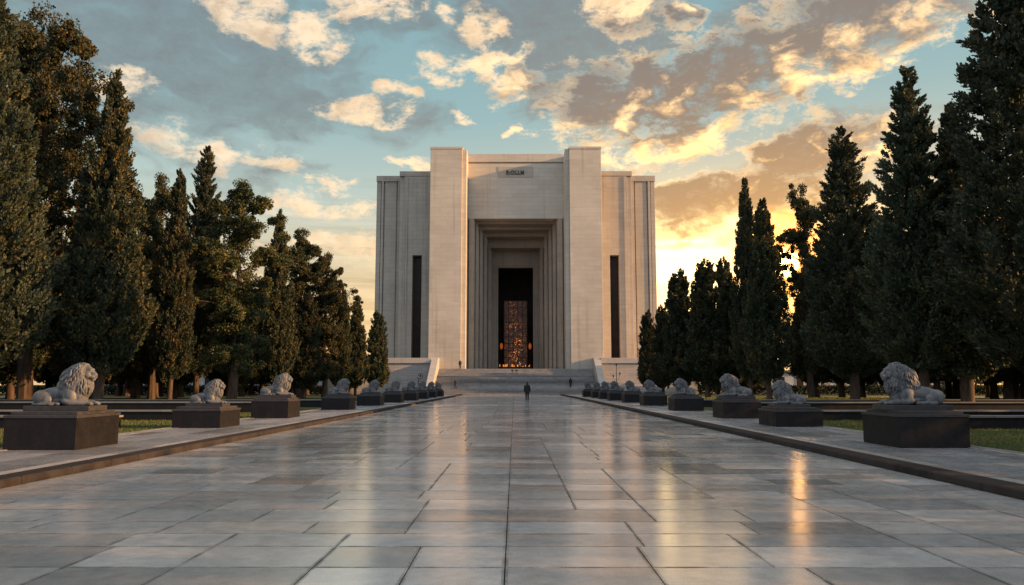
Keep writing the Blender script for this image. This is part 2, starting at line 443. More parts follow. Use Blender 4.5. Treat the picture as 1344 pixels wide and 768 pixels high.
wn.inputs['Scale'].default_value = 1.3; wn.inputs['Detail'].default_value = 4
ws = T.new('ShaderNodeSeparateColor'); T.lk(wn.outputs['Color'], ws.inputs[0])
aw = az + (S(T, ws.outputs[0]) - 0.5) * 6.0
ew = el + (S(T, ws.outputs[1]) - 0.5) * 3.6
side = T.smooth(T.m('ABSOLUTE', az), 36.0, 60.0)
f = T.m('MAXIMUM', side, T.smooth(el, 30.0, 45.0))
oth = T.m('MULTIPLY_ADD', T.noise(T.xyz(dx * 1.0, dy * 1.0, dz * 2.2), 2.3, 4, 0.5), 2.6, -1.0)
body = T.m('MAXIMUM', blobs(aw, ew, CL, 1.12), -0.9)
body = body * (1.0 - f) + oth * f
# the same banks felt a little way toward the sun: what is not screened that way is lit
aw1 = aw + (sun_a - az) * 0.09; ew1 = ew + (sun_e - el) * 0.13
body1 = T.m('MAXIMUM', blobs(aw1, ew1, BIG, 1.12), -0.9)
nv = T.xyz((az * 0.75 + aw * 0.25) * 0.16, (el * 0.75 + ew * 0.25) * 0.29, 3.7)
fb = T.noise(nv, 2.9, 8.0, 0.67)
fb1 = T.noise(T.xyz(aw1 * 0.16, ew1 * 0.29, 3.7), 2.4, 3.0, 0.6)
d0 = body + (fb - 0.5) * 3.7
cover = T.smooth(d0, -0.10, 0.80)
softm = T.smooth(blobs(aw, ew, SOFT, 1.15) + (fb1 - 0.5) * 1.4, -0.10, 0.70) * (1.0 - f)
thick = T.smooth(body * 1.0 + (fb - 0.5) * 1.7, 0.02, 0.55)
lit = T.smooth((body - body1) * 1.0 + (fb - fb1) * 1.5, 0.10, 0.80)
ga = (az - sun_a) / 18.0; ge = (el - 5.5) / 8.0
near = T.m('EXPONENT', (ga * ga + ge * ge) * -1.0)
ga2 = (az - sun_a) / 24.0; ge2 = (el - 8.0) / 18.0
wide = T.m('EXPONENT', (ga2 * ga2 + ge2 * ge2) * -1.0)
base = T.ramp(el / 90.0, [(0.0, (0.80, 0.50, 0.24)), (0.055, (0.80, 0.56, 0.30)), (0.10, (0.64, 0.55, 0.38)), (0.15, (0.44, 0.53, 0.49)), (0.21, (0.28, 0.435, 0.455)), (0.30, (0.22, 0.37, 0.41)), (0.50, (0.30, 0.44, 0.54)), (1.0, (0.38, 0.51, 0.66))])
clear = T.mix(near * 0.98, base, T.mix(T.smooth(el, 13.5, 7.0), (1.5, 0.80, 0.20), (2.0, 1.16, 0.36)))
ha = (az - 12.5) / 5.5; he = (el - 8.0) / 3.6
clear = T.mix(T.m('EXPONENT', (ha * ha + he * he) * -1.0) * 0.8, clear, (4.0, 2.75, 1.15))
streak = T.noise(T.xyz(az * 0.05, el * 0.75, 1.3), 1.0, 6, 0.6, 0.3)
clear = T.mix(T.smooth(el, 16.0, 9.0), clear, T.mix(1.0, clear, T.ramp(streak, [(0.32, (0.66, 0.60, 0.56)), (0.5, (1.0, 1.0, 1.0)), (0.66, (1.22, 1.26, 1.35))]), 'MULTIPLY'))
shade = T.mix(near, T.mix(wide, (0.165, 0.175, 0.19), (0.36, 0.225, 0.13)), (0.95, 0.46, 0.11))
edge = T.mix(wide, (0.95, 0.76, 0.54), (2.4, 1.42, 0.50))
clear = T.mix(softm * 0.9, clear, T.mix(T.m('MULTIPLY_ADD', fb, 0.9, -0.2, clamp=True), shade, clear))
edge = T.mix(1.0, edge, T.ramp(fb1 * 0.5 + fb * 0.5, [(0.35, (1.12, 1.12, 1.12)), (0.5, (0.95, 0.93, 0.92)), (0.62, (0.66, 0.63, 0.62))]), 'MULTIPLY')
ccol = T.mix(T.m('MULTIPLY', thick, 1.0 - lit * 0.95, clamp=True), edge, shade)
# sky behind the viewer, out of frame: bright cloud added as front fill
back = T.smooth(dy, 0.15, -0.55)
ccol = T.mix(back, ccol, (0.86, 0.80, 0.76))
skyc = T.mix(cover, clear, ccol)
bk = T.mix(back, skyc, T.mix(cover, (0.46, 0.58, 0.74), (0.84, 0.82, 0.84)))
# the low sun itself, a small bright disc seen through the trees
v = T.new('ShaderNodeVectorMath', operation='DOT_PRODUCT'); T.lk(tc.outputs['Generated'], v.inputs[0])
v.inputs[1].default_value = (math.sin(R(sun_a)) * math.cos(R(sun_e)), math.cos(R(sun_a)) * math.cos(R(sun_e)), math.sin(R(sun_e)))
aur = T.smooth(S(T, v.outputs['Value']), math.cos(R(4.2)), math.cos(R(0.8)))
bk = T.mix(aur * 0.85, bk, (4.2, 1.55, 0.26))
disc = T.smooth(S(T, v.outputs['Value']), math.cos(R(1.1)), math.cos(R(0.3)))
bk = T.mix(disc, bk, (40.0, 20.0, 6.0))
below = T.smooth(el, -0.2, -1.5)
bk = T.mix(below, bk, (0.10, 0.09, 0.08))
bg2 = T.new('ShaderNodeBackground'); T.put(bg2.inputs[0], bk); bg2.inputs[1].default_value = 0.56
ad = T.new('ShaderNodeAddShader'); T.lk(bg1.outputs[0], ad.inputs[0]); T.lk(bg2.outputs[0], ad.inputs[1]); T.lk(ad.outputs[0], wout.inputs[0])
W.cycles.sampling_method = 'MANUAL'; W.cycles.sample_map_resolution = 512

# ------------------------------------------------------------------ ground, plaza, walkways
structure(raw_obj('ground', [(-2500, -300, -0.05), (2500, -300, -0.05), (2500, 4000, -0.05), (-2500, 4000, -0.05)], [(0, 1, 2, 3)], M['lawn']))
HW = 7.30
Y1 = 119.7
structure(raw_obj('plaza_bed', [(-HW - .05, -12, -0.014), (HW + .05, -12, -0.014), (HW + .05, Y1, -0.014), (-HW - .05, Y1, -0.014)], [(0, 1, 2, 3)], M['joint']))

class Tiles:
    def __init__(self): self.v = []; self.f = []; self.t = []
    def add(self, x0, x1, y0, y1, z, depth, rg, tilt=0.0, c=0.0015, tone=None):
        """slab with a small arris; tone is carried per slab"""
        t = tone or (rg.random(), rg.random(), rg.random())
        a, b = rg.uniform(-tilt, tilt), rg.uniform(-tilt, tilt)
        cx, cy = (x0 + x1) / 2, (y0 + y1) / 2
        zz = lambda x, y: z + a * (x - cx) + b * (y - cy)
        n = len(self.v)
        q = c + 0.021
        for (xa, xb, ya, yb, dzv) in ((x0, x1, y0, y1, -depth), (x0, x1, y0, y1, -c), (x0 + c, x1 - c, y0 + c, y1 - c, 0.0), (x0 + q, x1 - q, y0 + q, y1 - q, 0.0)):
            for x, y in ((xa, ya), (xb, ya), (xb, yb), (xa, yb)):
                self.v.append((x, y, zz(x, y) + dzv))
        for k in range(4):
            k2 = (k + 1) % 4
            for r_ in (0, 4, 8):
                self.f.append((n + r_ + k, n + r_ + k2, n + r_ + 4 + k2, n + r_ + 4 + k))
                self.t.append((t[0], t[1], 1.0))
        self.f.append((n + 12, n + 13, n + 14, n + 15))
        self.t.append((t[0], t[1], 0.0))
    def build(self, name, mat):
        o = raw_obj(name, self.v, self.f, mat)
        at = o.data.attributes.new('tone', 'FLOAT_VECTOR', 'FACE')
        at.data.foreach_set('vector', [c for t in self.t for c in t])
        return structure(o)

rg = random.Random(21)
P = Tiles()
g = 0.0052
y = -11.9
joints = None
while y < Y1 - 0.3:
    d = rg.choice((0.66, 0.74, 0.74, 0.88, 0.88, 1.05))
    y2 = min(Y1, y + d)
    new = [-HW]
    cand = sorted((j for j in (joints or []) if rg.random() < 0.66), key=lambda v: v)
    fixed = [0.34] if rg.random() < 0.93 else []
    marks = sorted(set(cand + fixed + [HW]))
    for mk in marks:
        while mk - new[-1] > 2.3 or (mk - new[-1] > 1.5 and rg.random() < 0.35):
            w = rg.uniform(1.0, 2.1)
            if mk - new[-1] - w < 0.8: w = (mk - new[-1]) / 2
            new.append(new[-1] + w)
        if mk - new[-1] > 0.8 or mk == HW or mk == 0.34:
            if mk == HW and HW - new[-1] < 0.4: new[-1] = HW
            elif mk == 0.34 and mk - new[-1] < 0.4 and len(new) > 1: new[-1] = mk
            else: new.append(mk)
    joints = new[1:-1]
    for a, b in zip(new, new[1:]):
        P.add(a + g, b - g, y + g, y2 - g, rg.uniform(-0.0012, 0.0012), 0.013, rg, 0.0005)
    y = y2
P.build('plaza_paving', M['plaza_stone'])

WZ = 0.12
K = Tiles(); Wk = Tiles(); E_ = Tiles()
for s in (-1, 1):
    def span(a, b): return (min(s * a, s * b), max(s * a, s * b))
    structure(raw_obj('walkway_bed', [(s * 7.33, -12, WZ - 0.015), (s * 11.25, -12, WZ - 0.015), (s * 11.25, 119.6, WZ - 0.015), (s * 7.33, 119.6, WZ - 0.015)], [(0, 1, 2, 3) if s > 0 else (3, 2, 1, 0)], M['joint']))
    y = -12
    while y < 119.4:
        y2 = min(119.6, y + rg.uniform(1.1, 1.5))
        x0, x1 = span(7.31, 7.78); K.add(x0, x1, y + g, y2 - g, WZ + 0.004, 0.15, rg, 0.001, 0.022)
        y = y2
    for (a, b) in ((7.79, 8.06), (8.07, 9.2), (9.21, 10.1), (10.11, 10.72)):
        y = -12 + rg.random()
        tgt = E_ if a < 7.8 else Wk
        while y < 119.3:
            y2 = min(119.6, y + rg.uniform(1.3, 2.3))
            x0, x1 = span(a, b); tgt.add(x0, x1, y + g, y2 - g, WZ + rg.uniform(-.0008, .0008), 0.014, rg, 0.001)
            y = y2
    for (a, b) in ((10.73, 10.9), (10.96, 11.2)):
        y = -12
        while y < 119.3:
            y2 = min(119.6, y + 1.0)
            x0, x1 = span(a, b); E_.add(x0, x1, y + g, y2 - g, WZ + 0.012, 0.03, rg, 0.001, 0.008)
            y = y2
K.build('kerb', M['kerb_stone']); Wk.build('walkway_paving', M['walk_stone']); E_.build('walkway_edging', M['edge_stone'])
for s in (-1, 1):
    x0, x1 = (11.2, 260) if s > 0 else (-260, -11.2)
    structure(raw_obj('lawn', [(x0, -60, 0.085), (x1, -60, 0.085), (x1, 420, 0.085), (x0, 420, 0.085)], [(0, 1, 2, 3)], M['lawn']))
    # pale gravel paths that cross the park
    for (ya, yb) in ((66, 70.5), (92, 99)):
        xa, xb = (11.3, 110) if s > 0 else (-110, -11.3)
        structure(raw_obj('gravel_path', [(xa, ya, 0.092), (xb, ya, 0.092), (xb, yb, 0.092), (xa, yb, 0.092)], [(0, 1, 2, 3)], M['sand']))
# short grass in front
rs = np.random.RandomState(3)
def blades(n, x0, x1, y0, y1):
    x = rs.uniform(x0, x1, n); yy = y0 + (y1 - y0) * rs.uniform(0, 1, n) ** 1.5
    h = rs.uniform(0.03, 0.075, n); a = rs.uniform(0, 2 * np.pi, n); w = rs.uniform(0.004, 0.008, n) * (1 + (yy - y0) * 0.04)
    lx, ly = rs.normal(0, 0.02, n), rs.normal(0, 0.02, n)
    v = np.empty((n, 3, 3))
    v[:, 0] = np.stack([x - np.cos(a) * w, yy - np.sin(a) * w, np.full(n, 0.08)], 1)
    v[:, 1] = np.stack([x + np.cos(a) * w, yy + np.sin(a) * w, np.full(n, 0.08)], 1)
    v[:, 2] = np.stack([x + lx, yy + ly, 0.085 + h], 1)
    return v.reshape(-1, 3)
def np_mesh(name, v, k, mat):
    nf = len(v) // k
    me = bpy.data.meshes.new(name)
    me.vertices.add(len(v)); me.vertices.foreach_set('co', np.ascontiguousarray(v, dtype=np.float32).ravel())
    me.loops.add(len(v)); me.loops.foreach_set('vertex_index', np.arange(len(v), dtype=np.int32))
    me.polygons.add(nf); me.polygons.foreach_set('loop_start', np.arange(0, len(v), k, dtype=np.int32))
    me.update(calc_edges=True)
    me.materials.append(mat)
    return me
gv = np.concatenate([blades(70000, 11.2, 24, 14, 40), blades(70000, -24, -11.2, 14, 40)])
go = link(bpy.data.objects.new('grass', np_mesh('grass', gv, 3, M['grass'])))
tag(go, 'short green grass of the lawns beside the paved walkways', 'grass', kind='stuff')

# ------------------------------------------------------------------ lions and pedestals
def build_lion(seed=5, mz=1.0):
    bm = bmesh.new()
    # trunk, neck and belly
    tube(bm, [(-.56, 0, .185), (-.40, 0, .215), (-.16, 0, .25), (.06, 0, .32), (.24, 0, .44), (.36, 0, .62)], [.17, .195, .20, .23, .25, .22], 24)
    ell(bm, (-.08, 0, .12), (.50, .19, .12))
    ell(bm, (.38, 0, .27), (.17, .19, .25))
    for s in (-1, 1):
        ell(bm, (-.50, s * .17, .17), (.225, .11, .185), (0, .25, 0))           # haunch
        ell(bm, (-.36, s * .215, .12), (.15, .07, .12), (0, -.5, 0))             # stifle
        tube(bm, [(-.46, s * .235, .05), (-.22, s * .25, .045), (-.10, s * .25, .04)], [.06, .052, .05], 12)
        ell(bm, (-.06, s * .25, .042), (.085, .055, .042))
        ell(bm, (.20, s * .185, .23), (.16, .09, .20), (0, -.35, 0))             # shoulder
        tube(bm, [(.12, s * .21, .10), (.22, s * .215, .075), (.45, s * .185, .068), (.62, s * .165, .055)], [.085, .082, .07, .06], 14)
        ell(bm, (.675, s * .16, .05), (.085, .07, .05))
        for k in range(4):
            ell(bm, (.735, s * .16 + (k - 1.5) * .032, .034), (.032, .018, .030), u=10, v=8)
        # head, sides
        ell(bm, (.575, s * .062, .845), (.075, .05, .032), (0, .25, 0))           # brow
        ell(bm, (.56, s * .10, .715), (.085, .06, .09))                           # cheek
        ell(bm, (.655, s * .045, .665), (.075, .055, .055))                       # whisker pad
        ell(bm, (.615, s * .072, .795), (.028, .024, .02), u=12, v=8)             # eye
        ell(bm, (.40, s * .155, .90), (.035, .055, .06), (s * .4, 0, 0))          # ear
    ell(bm, (.47, 0, .775), (.165, .145, .165))
    tube(bm, [(.56, 0, .83), (.66, 0, .755), (.715, 0, .715)], [.06, .046, .042], 12)   # nose bridge
    ell(bm, (.725, 0, .705), (.032, .05, .027), u=12, v=8)
    ell(bm, (.64, 0, .605), (.07, .062, .045))                                     # chin
    tube(bm, [(-.68, 0, .13), (-.735, -.10, .06), (-.66, -.26, .035), (-.45, -.325, .032), (-.25, -.33, .03)], [.035, .03, .027, .026, .026], 10)
    ell(bm, (-.19, -.33, .035), (.075, .038, .035))
    body = remeshed('lion_body', bm, 0.0115, 3, M['lion_stone'])
    # mane: two overlapping masses covered in carved locks
    rl = random.Random(seed)
    bm = bmesh.new()
    ell(bm, (.16, 0, .55), (.26, .235, .31), (0, -.62, 0), 32, 20)
    ell(bm, (.26, 0, .69), (.235, .235, .235), (0, 0, 0), 32, 20)
    ell(bm, (.05, 0, .46), (.24, .205, .19), (0, -.5, 0), 32, 20)
    ell(bm, (.36, 0, .76), (.175, .215, .20), (0, 0, 0), 32, 20)
    ell(bm, (.42, 0, .44), (.20, .185, .26), (0, .15, 0), 32, 20)
    masses = [((.05, 0, .46), (.245, .21, .195), -.5), ((.26, 0, .69), (.243, .243, .243), 0), ((.16, 0, .55), (.266, .243, .316), -.62), ((.36, 0, .76), (.185, .225, .21), 0), ((.42, 0, .44), (.205, .19, .27), .15)]
    for (c, r, ry) in masses:
        rot = Euler((0, ry, 0)).to_matrix()
        for i in range(7):
            th = -1.1 + 2.35 * i / 6.0
            n = max(5, int(22 * math.cos(th)))
            for j in range(n):
                ph = 2 * math.pi * (j + .5 * (i % 2)) / n + rl.uniform(-.08, .08)
                q = Vector((math.cos(th) * math.cos(ph) * r[0], math.cos(th) * math.sin(ph) * r[1], math.sin(th) * r[2]))
                p = rot @ q + Vector(c)
                if p.x > .53 and p.z > .56 and abs(p.y) < .15: continue   # leave the face open
                if p.z < .16: continue
                nn = (rot @ Vector((q.x / r[0] ** 2, q.y / r[1] ** 2, q.z / r[2] ** 2))).normalized()
                flow = Vector((-.35, 0, -1)) if p.x < .42 else Vector((-.05, 0, -1))
                if p.z > .86: flow = Vector((-1.0, p.y * 2.5, -.4))
                fl = (flow - nn * flow.dot(nn)).normalized()
                side = nn.cross(fl)
                L = rl.uniform(.11, .17); wv = rl.uniform(-.025, .025)
                pts = [p - fl * L * .4 + nn * .002, p + side * wv + nn * .014, p + fl * L * .45 - side * wv * .7 + nn * .012, p + fl * L * .85 - nn * .006]
                tube(bm, pts, [.016, .023, .018, .006], 7)
    # ruff framing the face
    for i in range(19):
        a = -2.35 + 4.7 * i / 18.0
        c = Vector((.505, math.sin(a) * .150, .765 + math.cos(a) * .165))
        out = Vector((-.15, math.sin(a), math.cos(a))).normalized()
        tube(bm, [c - out * .02, c + out * .03 + Vector((-.02, 0, 0)), c + out * .065 + Vector((-.07, 0, -.03))], [.02, .028, .012], 8)
    for i in range(9):   # beard
        yv = (i - 4) * .022
        tube(bm, [(.60 - abs(yv) * .5, yv, .60), (.595 - abs(yv) * .6, yv * 1.1, .52), (.56 - abs(yv), yv * 1.2, .42 + rl.uniform(-.03, .03))], [.018, .02, .008], 7)
    mane = remeshed('lion_mane', bm, 0.0098, 1, M['lion_stone'])
    bm = bmesh.new(); box(bm, -.80, .82, -.40, .40, -.115, 0.0); bevel_all(bm, .008)
    pl = bpy.data.meshes.new('plinth'); bm.to_mesh(pl); bm.free(); pl.materials.append(M['cap_granite'])
    mane.transform(Matrix.Diagonal((1, mz, 1, 1)))
    return body, mane, pl
LIONS = [build_lion(5), build_lion(17, .93), build_lion(29, 1.05)]

def pedestal_parts(o, H, lx, ly):
    bm = bmesh.new(); box(bm, -lx / 2, lx / 2, -ly / 2, ly / 2, 0.0, H - .14); bevel_all(bm, .010)
    mesh_obj('base_block', bm, M['dark_granite'], o)
    bm = bmesh.new()
    box(bm, -lx / 2 - .02, lx / 2 + .02, -ly / 2 - .02, ly / 2 + .02, H - .139, H - .075); bevel_all(bm, .008)
    b2 = bmesh.new(); box(b2, -lx / 2 + .06, lx / 2 - .06, -ly / 2 + .12, ly / 2 - .12, H - .0745, H); bevel_all(b2, .008)
    mesh_obj('cap_slab', bm, M['cap_granite'], o); mesh_obj('upper_slab', b2, M['cap_granite'], o)

ORD = ['first', 'second', 'third', 'fourth', 'fifth', 'sixth', 'seventh', 'eighth', 'ninth', 'tenth']
LEFT = [(9.25, 17.75, .83, 1.0), (9.35, 26.7, .69, .84), (9.3, 34.5, .85, .99), (9.05, 46.0, .78, .92), (8.8, 55, .78, .90), (8.7, 64.5, .78, .90),
        (8.5, 72.9, .78, .9), (8.4, 81, .78, .9), (8.35, 89.1, .78, .9), (8.35, 98, .78, .9)]
RIGHT = [(9.2, 18.4, .83, 1.02), (9.35, 27.5, .64, .86), (9.35, 34.3, .81, 1.0), (9.25, 44.2, .79, .90), (9.3, 55, .78, .9), (9.3, 64.6, .78, .9),
         (9.1, 73, .78, .9), (9.1, 81, .78, .9), (9.0, 88, .78, .9), (8.7, 96, .78, .9)]
for s, row in ((-1, LEFT), (1, RIGHT)):
    for i, (xi, yf, H, sc) in enumerate(row):
        lx, ly = 1.60, 1.92
        cx, cy = s * (xi + lx / 2), yf + ly / 2
        nm = 'left' if s < 0 else 'right'
        if i == 0:
            pl_ = 'dark granite pedestal with an orange sunlit side, nearest of the left row' if s < 0 else 'unlit dark granite pedestal by the grass, nearest of the right row'
            ll_ = 'weathered grey recumbent lion facing right, nearest in the left row' if s < 0 else 'grey recumbent lion with a heavy mane facing left, nearest in the right row'
        elif i == 1:
            pl_ = 'low dark granite pedestal, second from the viewer in the %s row' % nm
            ll_ = 'smaller stone lion on a low pedestal, second from the viewer in the %s row' % nm
        elif i == 9:
            pl_ = 'small dark pedestal closest to the stairs in the %s row' % nm
            ll_ = 'tiny far stone lion closest to the stairs in the %s row' % nm
        else:
            pl_ = 'dark granite pedestal, %s from the viewer in the %s row along the walkway' % (ORD[i], nm)
            ll_ = 'grey stone lion, %s from the viewer in the %s row along the walkway' % (ORD[i], nm)
        pd = empty('stone_pedestal', (cx, cy, WZ + .002), pl_, 'pedestal', 'lion pedestals along the walkways')
        pedestal_parts(pd, H, lx, ly)
        rz = rnd.uniform(-.05, .05) + (0 if s < 0 else math.pi)
        ln = empty('lion_statue', (cx + (-s) * .0, cy, WZ + .003 + H + .115 * sc), ll_, 'statue', 'stone lions along the walkways', rz)
        ln.scale = (sc * .94, sc, sc)
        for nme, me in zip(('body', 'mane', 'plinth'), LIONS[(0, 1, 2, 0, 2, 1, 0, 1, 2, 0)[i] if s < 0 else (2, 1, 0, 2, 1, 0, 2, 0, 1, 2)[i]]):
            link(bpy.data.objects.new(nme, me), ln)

# ------------------------------------------------------------------ low garden walls between the lawns
WL = [(-1, 12.9, 27.0, 26, .44, 'low dark garden wall with pale coping behind the nearest left lion'),
      (-1, 11.6, 33.4, 30, .42, 'low dark garden wall with pale coping beyond the second left lion'),
      (-1, 11.6, 43.5, 34, .55, 'long low garden wall with pale coping beyond the third left lion'),
      (-1, 11.6, 53.0, 34, .5, 'far low garden wall beyond the fourth left lion'),
      (1, 12.6, 27.0, 26, .44, 'low dark garden wall with pale coping behind the nearest right lion'),
      (1, 11.6, 33.4, 30, .42, 'low dark garden wall with pale coping beyond the second right lion'),
      (1, 11.6, 43.0, 34, .55, 'long low garden wall with pale coping beyond the third right lion'),
      (1, 11.6, 53.0, 34, .5, 'far low garden wall beyond the fourth right lion')]
for (s, xa, yy, L, h, lb) in WL:
    w = empty('garden_wall', (s * (xa + L / 2), yy, 0.086), lb, 'wall', 'low garden walls across the lawns')
    box_obj('wall', (-L / 2, L / 2, -.22, .22, 0, h - .07), M['dark_granite'], w, .01)
    box_obj('coping', (-L / 2 - .04, L / 2 + .04, -.30, .30, h - .069, h), M['wall_coping'], w, .012)

# ------------------------------------------------------------------ the monument
XB = 0.68
bd = empty('monument', (XB, 129.5, 0), 'towering pale stone mausoleum with twin front towers and a deep recessed portal', 'building')
def bpart(name, dims, mat, parent=bd, bev=0.04):
    x0, x1, y0, y1, z0, z1 = dims
    return box_obj(name, (x0, x1, y0 - 129.5, y1 - 129.5, z0, z1), mat, parent, bev)
TW, WG, JB = M['travertine'], M['travertine_wing'], M['jamb_stone']
for s in (-1, 1):
    def sx(a, b): return (min(s * a, s * b), max(s * a, s * b))
    # front tower with a thin parapet lip and a narrow return strip on the inside corner
    t = bpart('tower', sx(8.95, 14.25) + (129.5, 140, 3.9, 40.75), TW)
    bpart('parapet', sx(8.85, 14.33) + (129.42, 140.08, 40.753, 41.15), TW, t, .03)
    bpart('corner_strip', sx(8.25, 8.93) + (130.15, 140, 3.9, 40.95), TW, t, .03)
    # inner wing, with a tall slot window set in a deep reveal
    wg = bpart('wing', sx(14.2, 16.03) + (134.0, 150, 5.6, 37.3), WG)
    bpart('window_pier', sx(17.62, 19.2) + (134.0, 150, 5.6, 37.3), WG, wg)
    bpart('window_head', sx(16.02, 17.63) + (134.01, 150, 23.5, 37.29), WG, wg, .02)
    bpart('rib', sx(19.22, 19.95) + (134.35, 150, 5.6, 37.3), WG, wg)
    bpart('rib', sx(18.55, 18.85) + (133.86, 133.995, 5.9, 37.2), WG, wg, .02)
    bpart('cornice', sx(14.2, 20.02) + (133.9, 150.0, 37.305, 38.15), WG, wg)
    wn = bpart('window', sx(16.04, 17.61) + (135.6, 135.75, 5.6, 23.49), M['glass_dark'], bd, 0)
    bm = bmesh.new()
    for k in range(1, 7):
        a, b = sx(16.06, 17.59); zc = 5.6 + k * 2.55
        box(bm, a, b, 135.5 - 129.5, 135.597 - 129.5, zc - .06, zc + .06)
    for xx in (16.52, 17.04):
        a, b = sx(xx, xx + .07); box(bm, a, b, 135.52 - 129.5, 135.585 - 129.5, 5.7, 23.4)
    mesh_obj('glazing_bars', bm, M['iron'], wn)
    # outer wing, fluted
    ow = bpart('outer_wing', sx(19.5, 24.4) + (137.3, 158, 5.6, 37.1), WG)
    for (a, b, f) in ((20.15, 20.75, 136.85), (20.95, 23.0, 137.0), (23.2, 23.6, 136.85), (23.72, 24.45, 137.02)):
        bpart('pilaster', sx(a, b) + (f, 137.297, 5.6, 37.1), WG, ow)
    bpart('cornice', sx(20.0, 24.52) + (136.8, 158, 37.105, 38.12), WG, ow)
# central bay above the portal
bpart('central_bay', (-8.24, 8.24, 135.0, 158, 30.05, 39.75), TW)
bpart('cornice', (-8.24, 8.24, 134.85, 158, 40.05, 41.5), TW)
bpart('cornice_recess', (-8.23, 8.23, 135.15, 158, 39.753, 40.048), TW, bd, 0)
# stepped portal: nested frames going in and down
steps = [(7.22, 30.05, 135.0), (6.60, 29.6, 137.2), (5.98, 29.05, 139.6), (5.30, 28.3, 142.4), (4.60, 26.8, 145.8)]
prev = 8.24
for i, (hw, top, yf) in enumerate(steps):
    yb = 150.0
    fr = empty('portal_frame', (0, 0, 0), '', ''); del fr['label']; del fr['category']; fr.parent = bd
    for s in (-1, 1):
        a, b = min(s * hw, s * prev), max(s * hw, s * prev)
        tj = top - .003
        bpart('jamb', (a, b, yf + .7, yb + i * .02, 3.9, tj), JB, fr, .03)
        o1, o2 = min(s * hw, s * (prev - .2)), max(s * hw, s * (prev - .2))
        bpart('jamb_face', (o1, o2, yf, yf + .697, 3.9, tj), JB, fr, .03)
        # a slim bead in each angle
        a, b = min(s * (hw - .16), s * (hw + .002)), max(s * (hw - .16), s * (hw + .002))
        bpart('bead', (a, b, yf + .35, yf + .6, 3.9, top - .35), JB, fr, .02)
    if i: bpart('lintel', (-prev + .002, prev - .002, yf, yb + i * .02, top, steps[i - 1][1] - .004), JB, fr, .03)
    prev = hw
# end wall around the doorway
DW, DT = 3.55, 23.6
for s in (-1, 1):
    a, b = min(s * DW, s * 4.6), max(s * DW, s * 4.6)
    bpart('door_jamb', (a, b, 149.6, 151.2, 3.9, 26.8), JB)
    a, b = min(s * (DW - .25), s * (DW + .01)), max(s * (DW - .25), s * (DW + .01))
    bpart('door_moulding', (a, b, 149.4, 150.2, 3.9, DT + .25), JB)
bpart('door_lintel', (-DW, DW, 149.61, 151.2, DT + .25, 26.79), JB)
bpart('door_moulding', (-DW, DW, 149.41, 150.2, DT, DT + .245), JB)
# dim interior behind the doorway
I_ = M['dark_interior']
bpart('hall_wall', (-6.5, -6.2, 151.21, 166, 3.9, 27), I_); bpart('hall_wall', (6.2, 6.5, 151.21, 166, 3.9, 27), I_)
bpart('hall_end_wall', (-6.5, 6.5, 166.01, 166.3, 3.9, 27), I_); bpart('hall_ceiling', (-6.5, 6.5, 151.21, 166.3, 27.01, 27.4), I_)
sc_ = bpart('altar_screen', (-2.35, 2.35, 158.0, 158.25, 5.1, 18.2), M['mosaic'])
for v_ in sc_.data.vertices: v_.co.z -= 5.1
sc_.location.z = 5.1
bm = bmesh.new()
for k in range(6):
    xx = -2.3 + k * .92; box(bm, xx - .05, xx + .05, 28.35, 28.49, 0.0, 13.2)
for k in range(10):
    zz = .3 + k * 1.42; box(bm, -2.4, 2.4, 28.38, 28.47, zz - .04, zz + .04)
mesh_obj('lattice', bm, M['iron'], sc_)
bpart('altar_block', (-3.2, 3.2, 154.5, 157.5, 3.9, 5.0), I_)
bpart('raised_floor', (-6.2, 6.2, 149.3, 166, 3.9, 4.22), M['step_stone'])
rc = random.Random(9)
for k in range(24):
    xx = rc.uniform(-3.1, 3.1); yy = rc.choice((154.8, 155.3, 155.8, 156.4)); hh = rc.uniform(.08, .55)
    c = bpart('candle', (xx - .05, xx + .05, yy - .05, yy + .05, 5.003, 5.0 + hh), M['candle'], bd, .01)
for s in (-1, 1):
    l = bpart('lantern', (s * 2.75 - .04, s * 2.75 + .04, 153.0, 153.08, 4.23, 8.3), M['iron'], bd, 0)
    bm = bmesh.new(); ell(bm, (s * 2.75, 153.04 - 129.5, 8.9), (.27, .27, .62), u=12, v=8)
    mesh_obj('lamp_glass', bm, M['lantern_glow'], l, True)
    bm = bmesh.new()
    for k in range(9):
        a = k * math.pi / 4.5; tube(bm, [(s * 2.75 + math.cos(a) * .3, 23.54 + math.sin(a) * .3, 8.2), (s * 2.75 + math.cos(a) * .4, 23.54 + math.sin(a) * .4, 8.9), (s * 2.75 + math.cos(a) * .2, 23.54 + math.sin(a) * .2, 9.75)], [.03] * 3, 6)
    mesh_obj('cage', bm, M['iron'], l)
# name plate above the portal
npl = bpart('nameplate', (-3.05, 3.0, 134.93, 134.996, 37.3, 39.2), WG, bd, .02)
cu = bpy.data.curves.new('letters', 'FONT'); cu.body = 'B:OLLM'; cu.size = 0.98; cu.extrude = .06; cu.offset = 0.035; cu.align_x = 'CENTER'; cu.space_character = 1.12
fo = bpy.data.objects.new('letters_raw', cu); COL.objects.link(fo)
lm = bpy.data.meshes.new_from_object(fo.evaluated_get(bpy.context.evaluated_depsgraph_get())); bpy.data.objects.remove(fo)
lm.materials.clear(); lm.materials.append(M['letter']); lm.transform(Matrix.Rotation(R(90), 4, 'X')); 
lo = bpy.data.objects.new('letters', lm); link(lo, npl); lo.location = (-.1, 134.87 - 129.5, 37.85); lo.scale = (.88, 1, 1)
